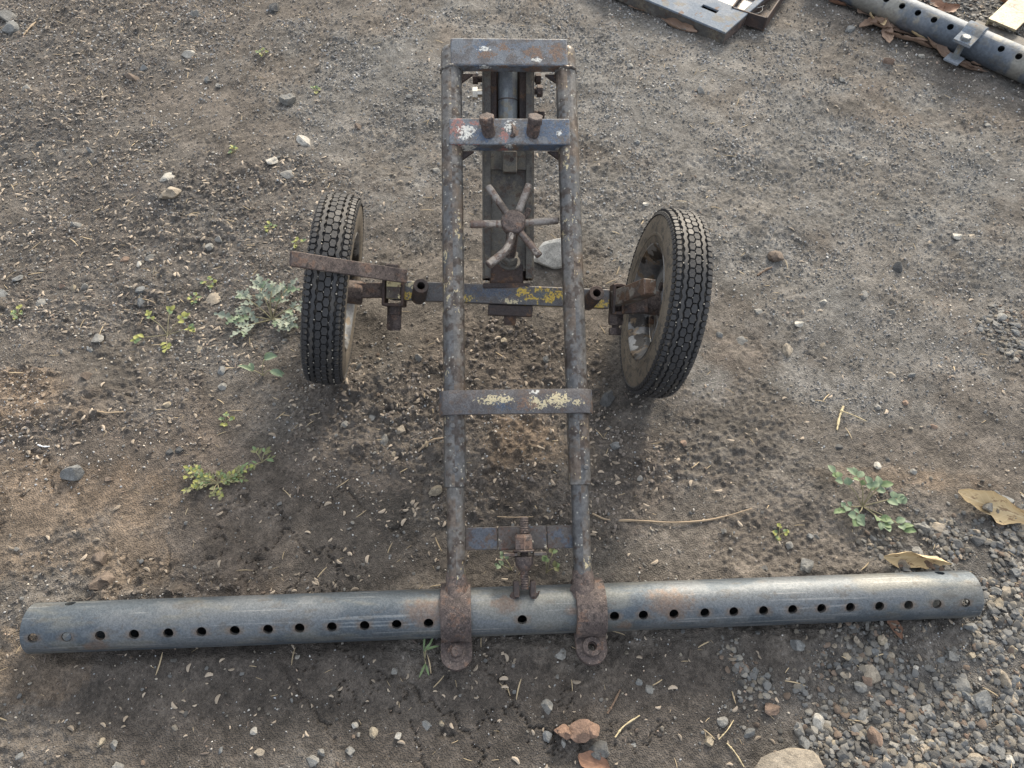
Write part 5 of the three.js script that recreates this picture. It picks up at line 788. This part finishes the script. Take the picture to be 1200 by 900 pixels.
weed(195, 390, 'yellow green clover like weed with small round leaves', [[2.4, 0.075, 0.02], [1.6, 0.06, 0.025], [0.9, 0.06, 0.02], [0.2, 0.06, 0.012], [3.6, 0.07, 0.012], [5.0, 0.05, 0.01]], { n: 5, L: 0.015, W: 0.0065, mat: [G.yellow, G.yellow, G.fresh], from: 0.45, stem: 0.0009 });
weed(309, 442, 'young seedling with three broad pale green leaves', [[1.4, 0.025, 0.035], [3.2, 0.02, 0.02], [0.1, 0.024, 0.02]], { n: 2, L: 0.036, W: 0.0085, mat: G.soft, from: 0.6, fold: 0.5 });
weed(255, 566, 'low creeping mat weed of tiny green leaves on cracked mud', [...Array(26).keys()].map((i) => [i % 2 ? rr(0.1, 0.9) : rr(2.6, 3.6), rr(0.02, 0.075), rr(0.006, 0.016)]).concat([[4.6, 0.03, 0.01], [5.2, 0.035, 0.01], [1.5, 0.02, 0.012]]), { n: 7, L: 0.012, W: 0.0036, mat: [G.mat, G.mat, G.yellow, G.fresh], from: 0.2 });
weed(307, 541, 'small grassy green tuft near the mat weed', [[1.2, 0.02, 0.02], [2.2, 0.022, 0.02], [0.3, 0.02, 0.012], [4, 0.02, 0.01]], { n: 4, L: 0.016, W: 0.003, mat: [G.mat, G.fresh] });
weed(1012, 592, 'spreading leafy green weed at the gravel edge', [[2.4, 0.085, 0.04], [1.9, 0.06, 0.045], [0.9, 0.05, 0.04], [0.1, 0.07, 0.03], [5.6, 0.085, 0.02], [5.2, 0.06, 0.02], [3.5, 0.06, 0.02], [4.1, 0.05, 0.02], [1.4, 0.03, 0.05]], { n: 5, L: 0.022, W: 0.0085, mat: [G.fresh, G.soft, G.soft], from: 0.35, stem: 0.0012 });
weed(640, 672, 'thin stemmed seedling growing behind the perforated bar', [[1.35, 0.035, 0.035], [1.7, 0.02, 0.02], [0.5, 0.02, 0.015]], { n: 3, L: 0.013, W: 0.006, mat: [G.fresh, G.mat], from: 0.55 });
weed(600, 668, 'small dark leaved seedling tucked behind the levelling screw', [[2.3, 0.03, 0.02], [3.0, 0.03, 0.012]], { n: 3, L: 0.012, W: 0.005, mat: G.soft });
weed(498, 772, 'single upright green grass sprout in front of the bar', [[1.2, 0.012, 0.03], [1.8, 0.008, 0.024], [5, 0.012, 0.01]], { n: 2, L: 0.030, W: 0.0022, mat: G.fresh });
const tiny = { n: 3, L: 0.010, W: 0.0045, mat: [G.yellow, G.fresh], from: 0.3 };
for (const [px, py, lab] of [[370, 110, 'tiny green weed on dusty ground behind the tyre'], [275, 182, 'tiny yellow green weed in dark litter by white chips'], [308, 66, 'tiny yellow sprig on grey soil far from the wheels'], [244, 332, 'tiny green sprout above the buff flat stone'], [228, 350, 'tiny low sprout beside the buff flat stone'], [316, 270, 'tiny green tuft behind the scraper bar tip'], [348, 286, 'tiny yellow green tuft against the tyre'], [264, 495, 'tiny pale rosette on smooth cracked mud'], [24, 373, 'tiny green sprout alone in wood chips'], [914, 626, 'small sprig near the stones behind the bar']]) weed(px, py, lab, [[0.4, rr(0.006, 0.016), 0.010], [1.6, rr(0.006, 0.018), 0.012], [rr(2.2, 3.2), rr(0.006, 0.016), 0.008], [rr(4, 5.4), 0.008, 0.006]], tiny);
renderer.render(scene, camera);
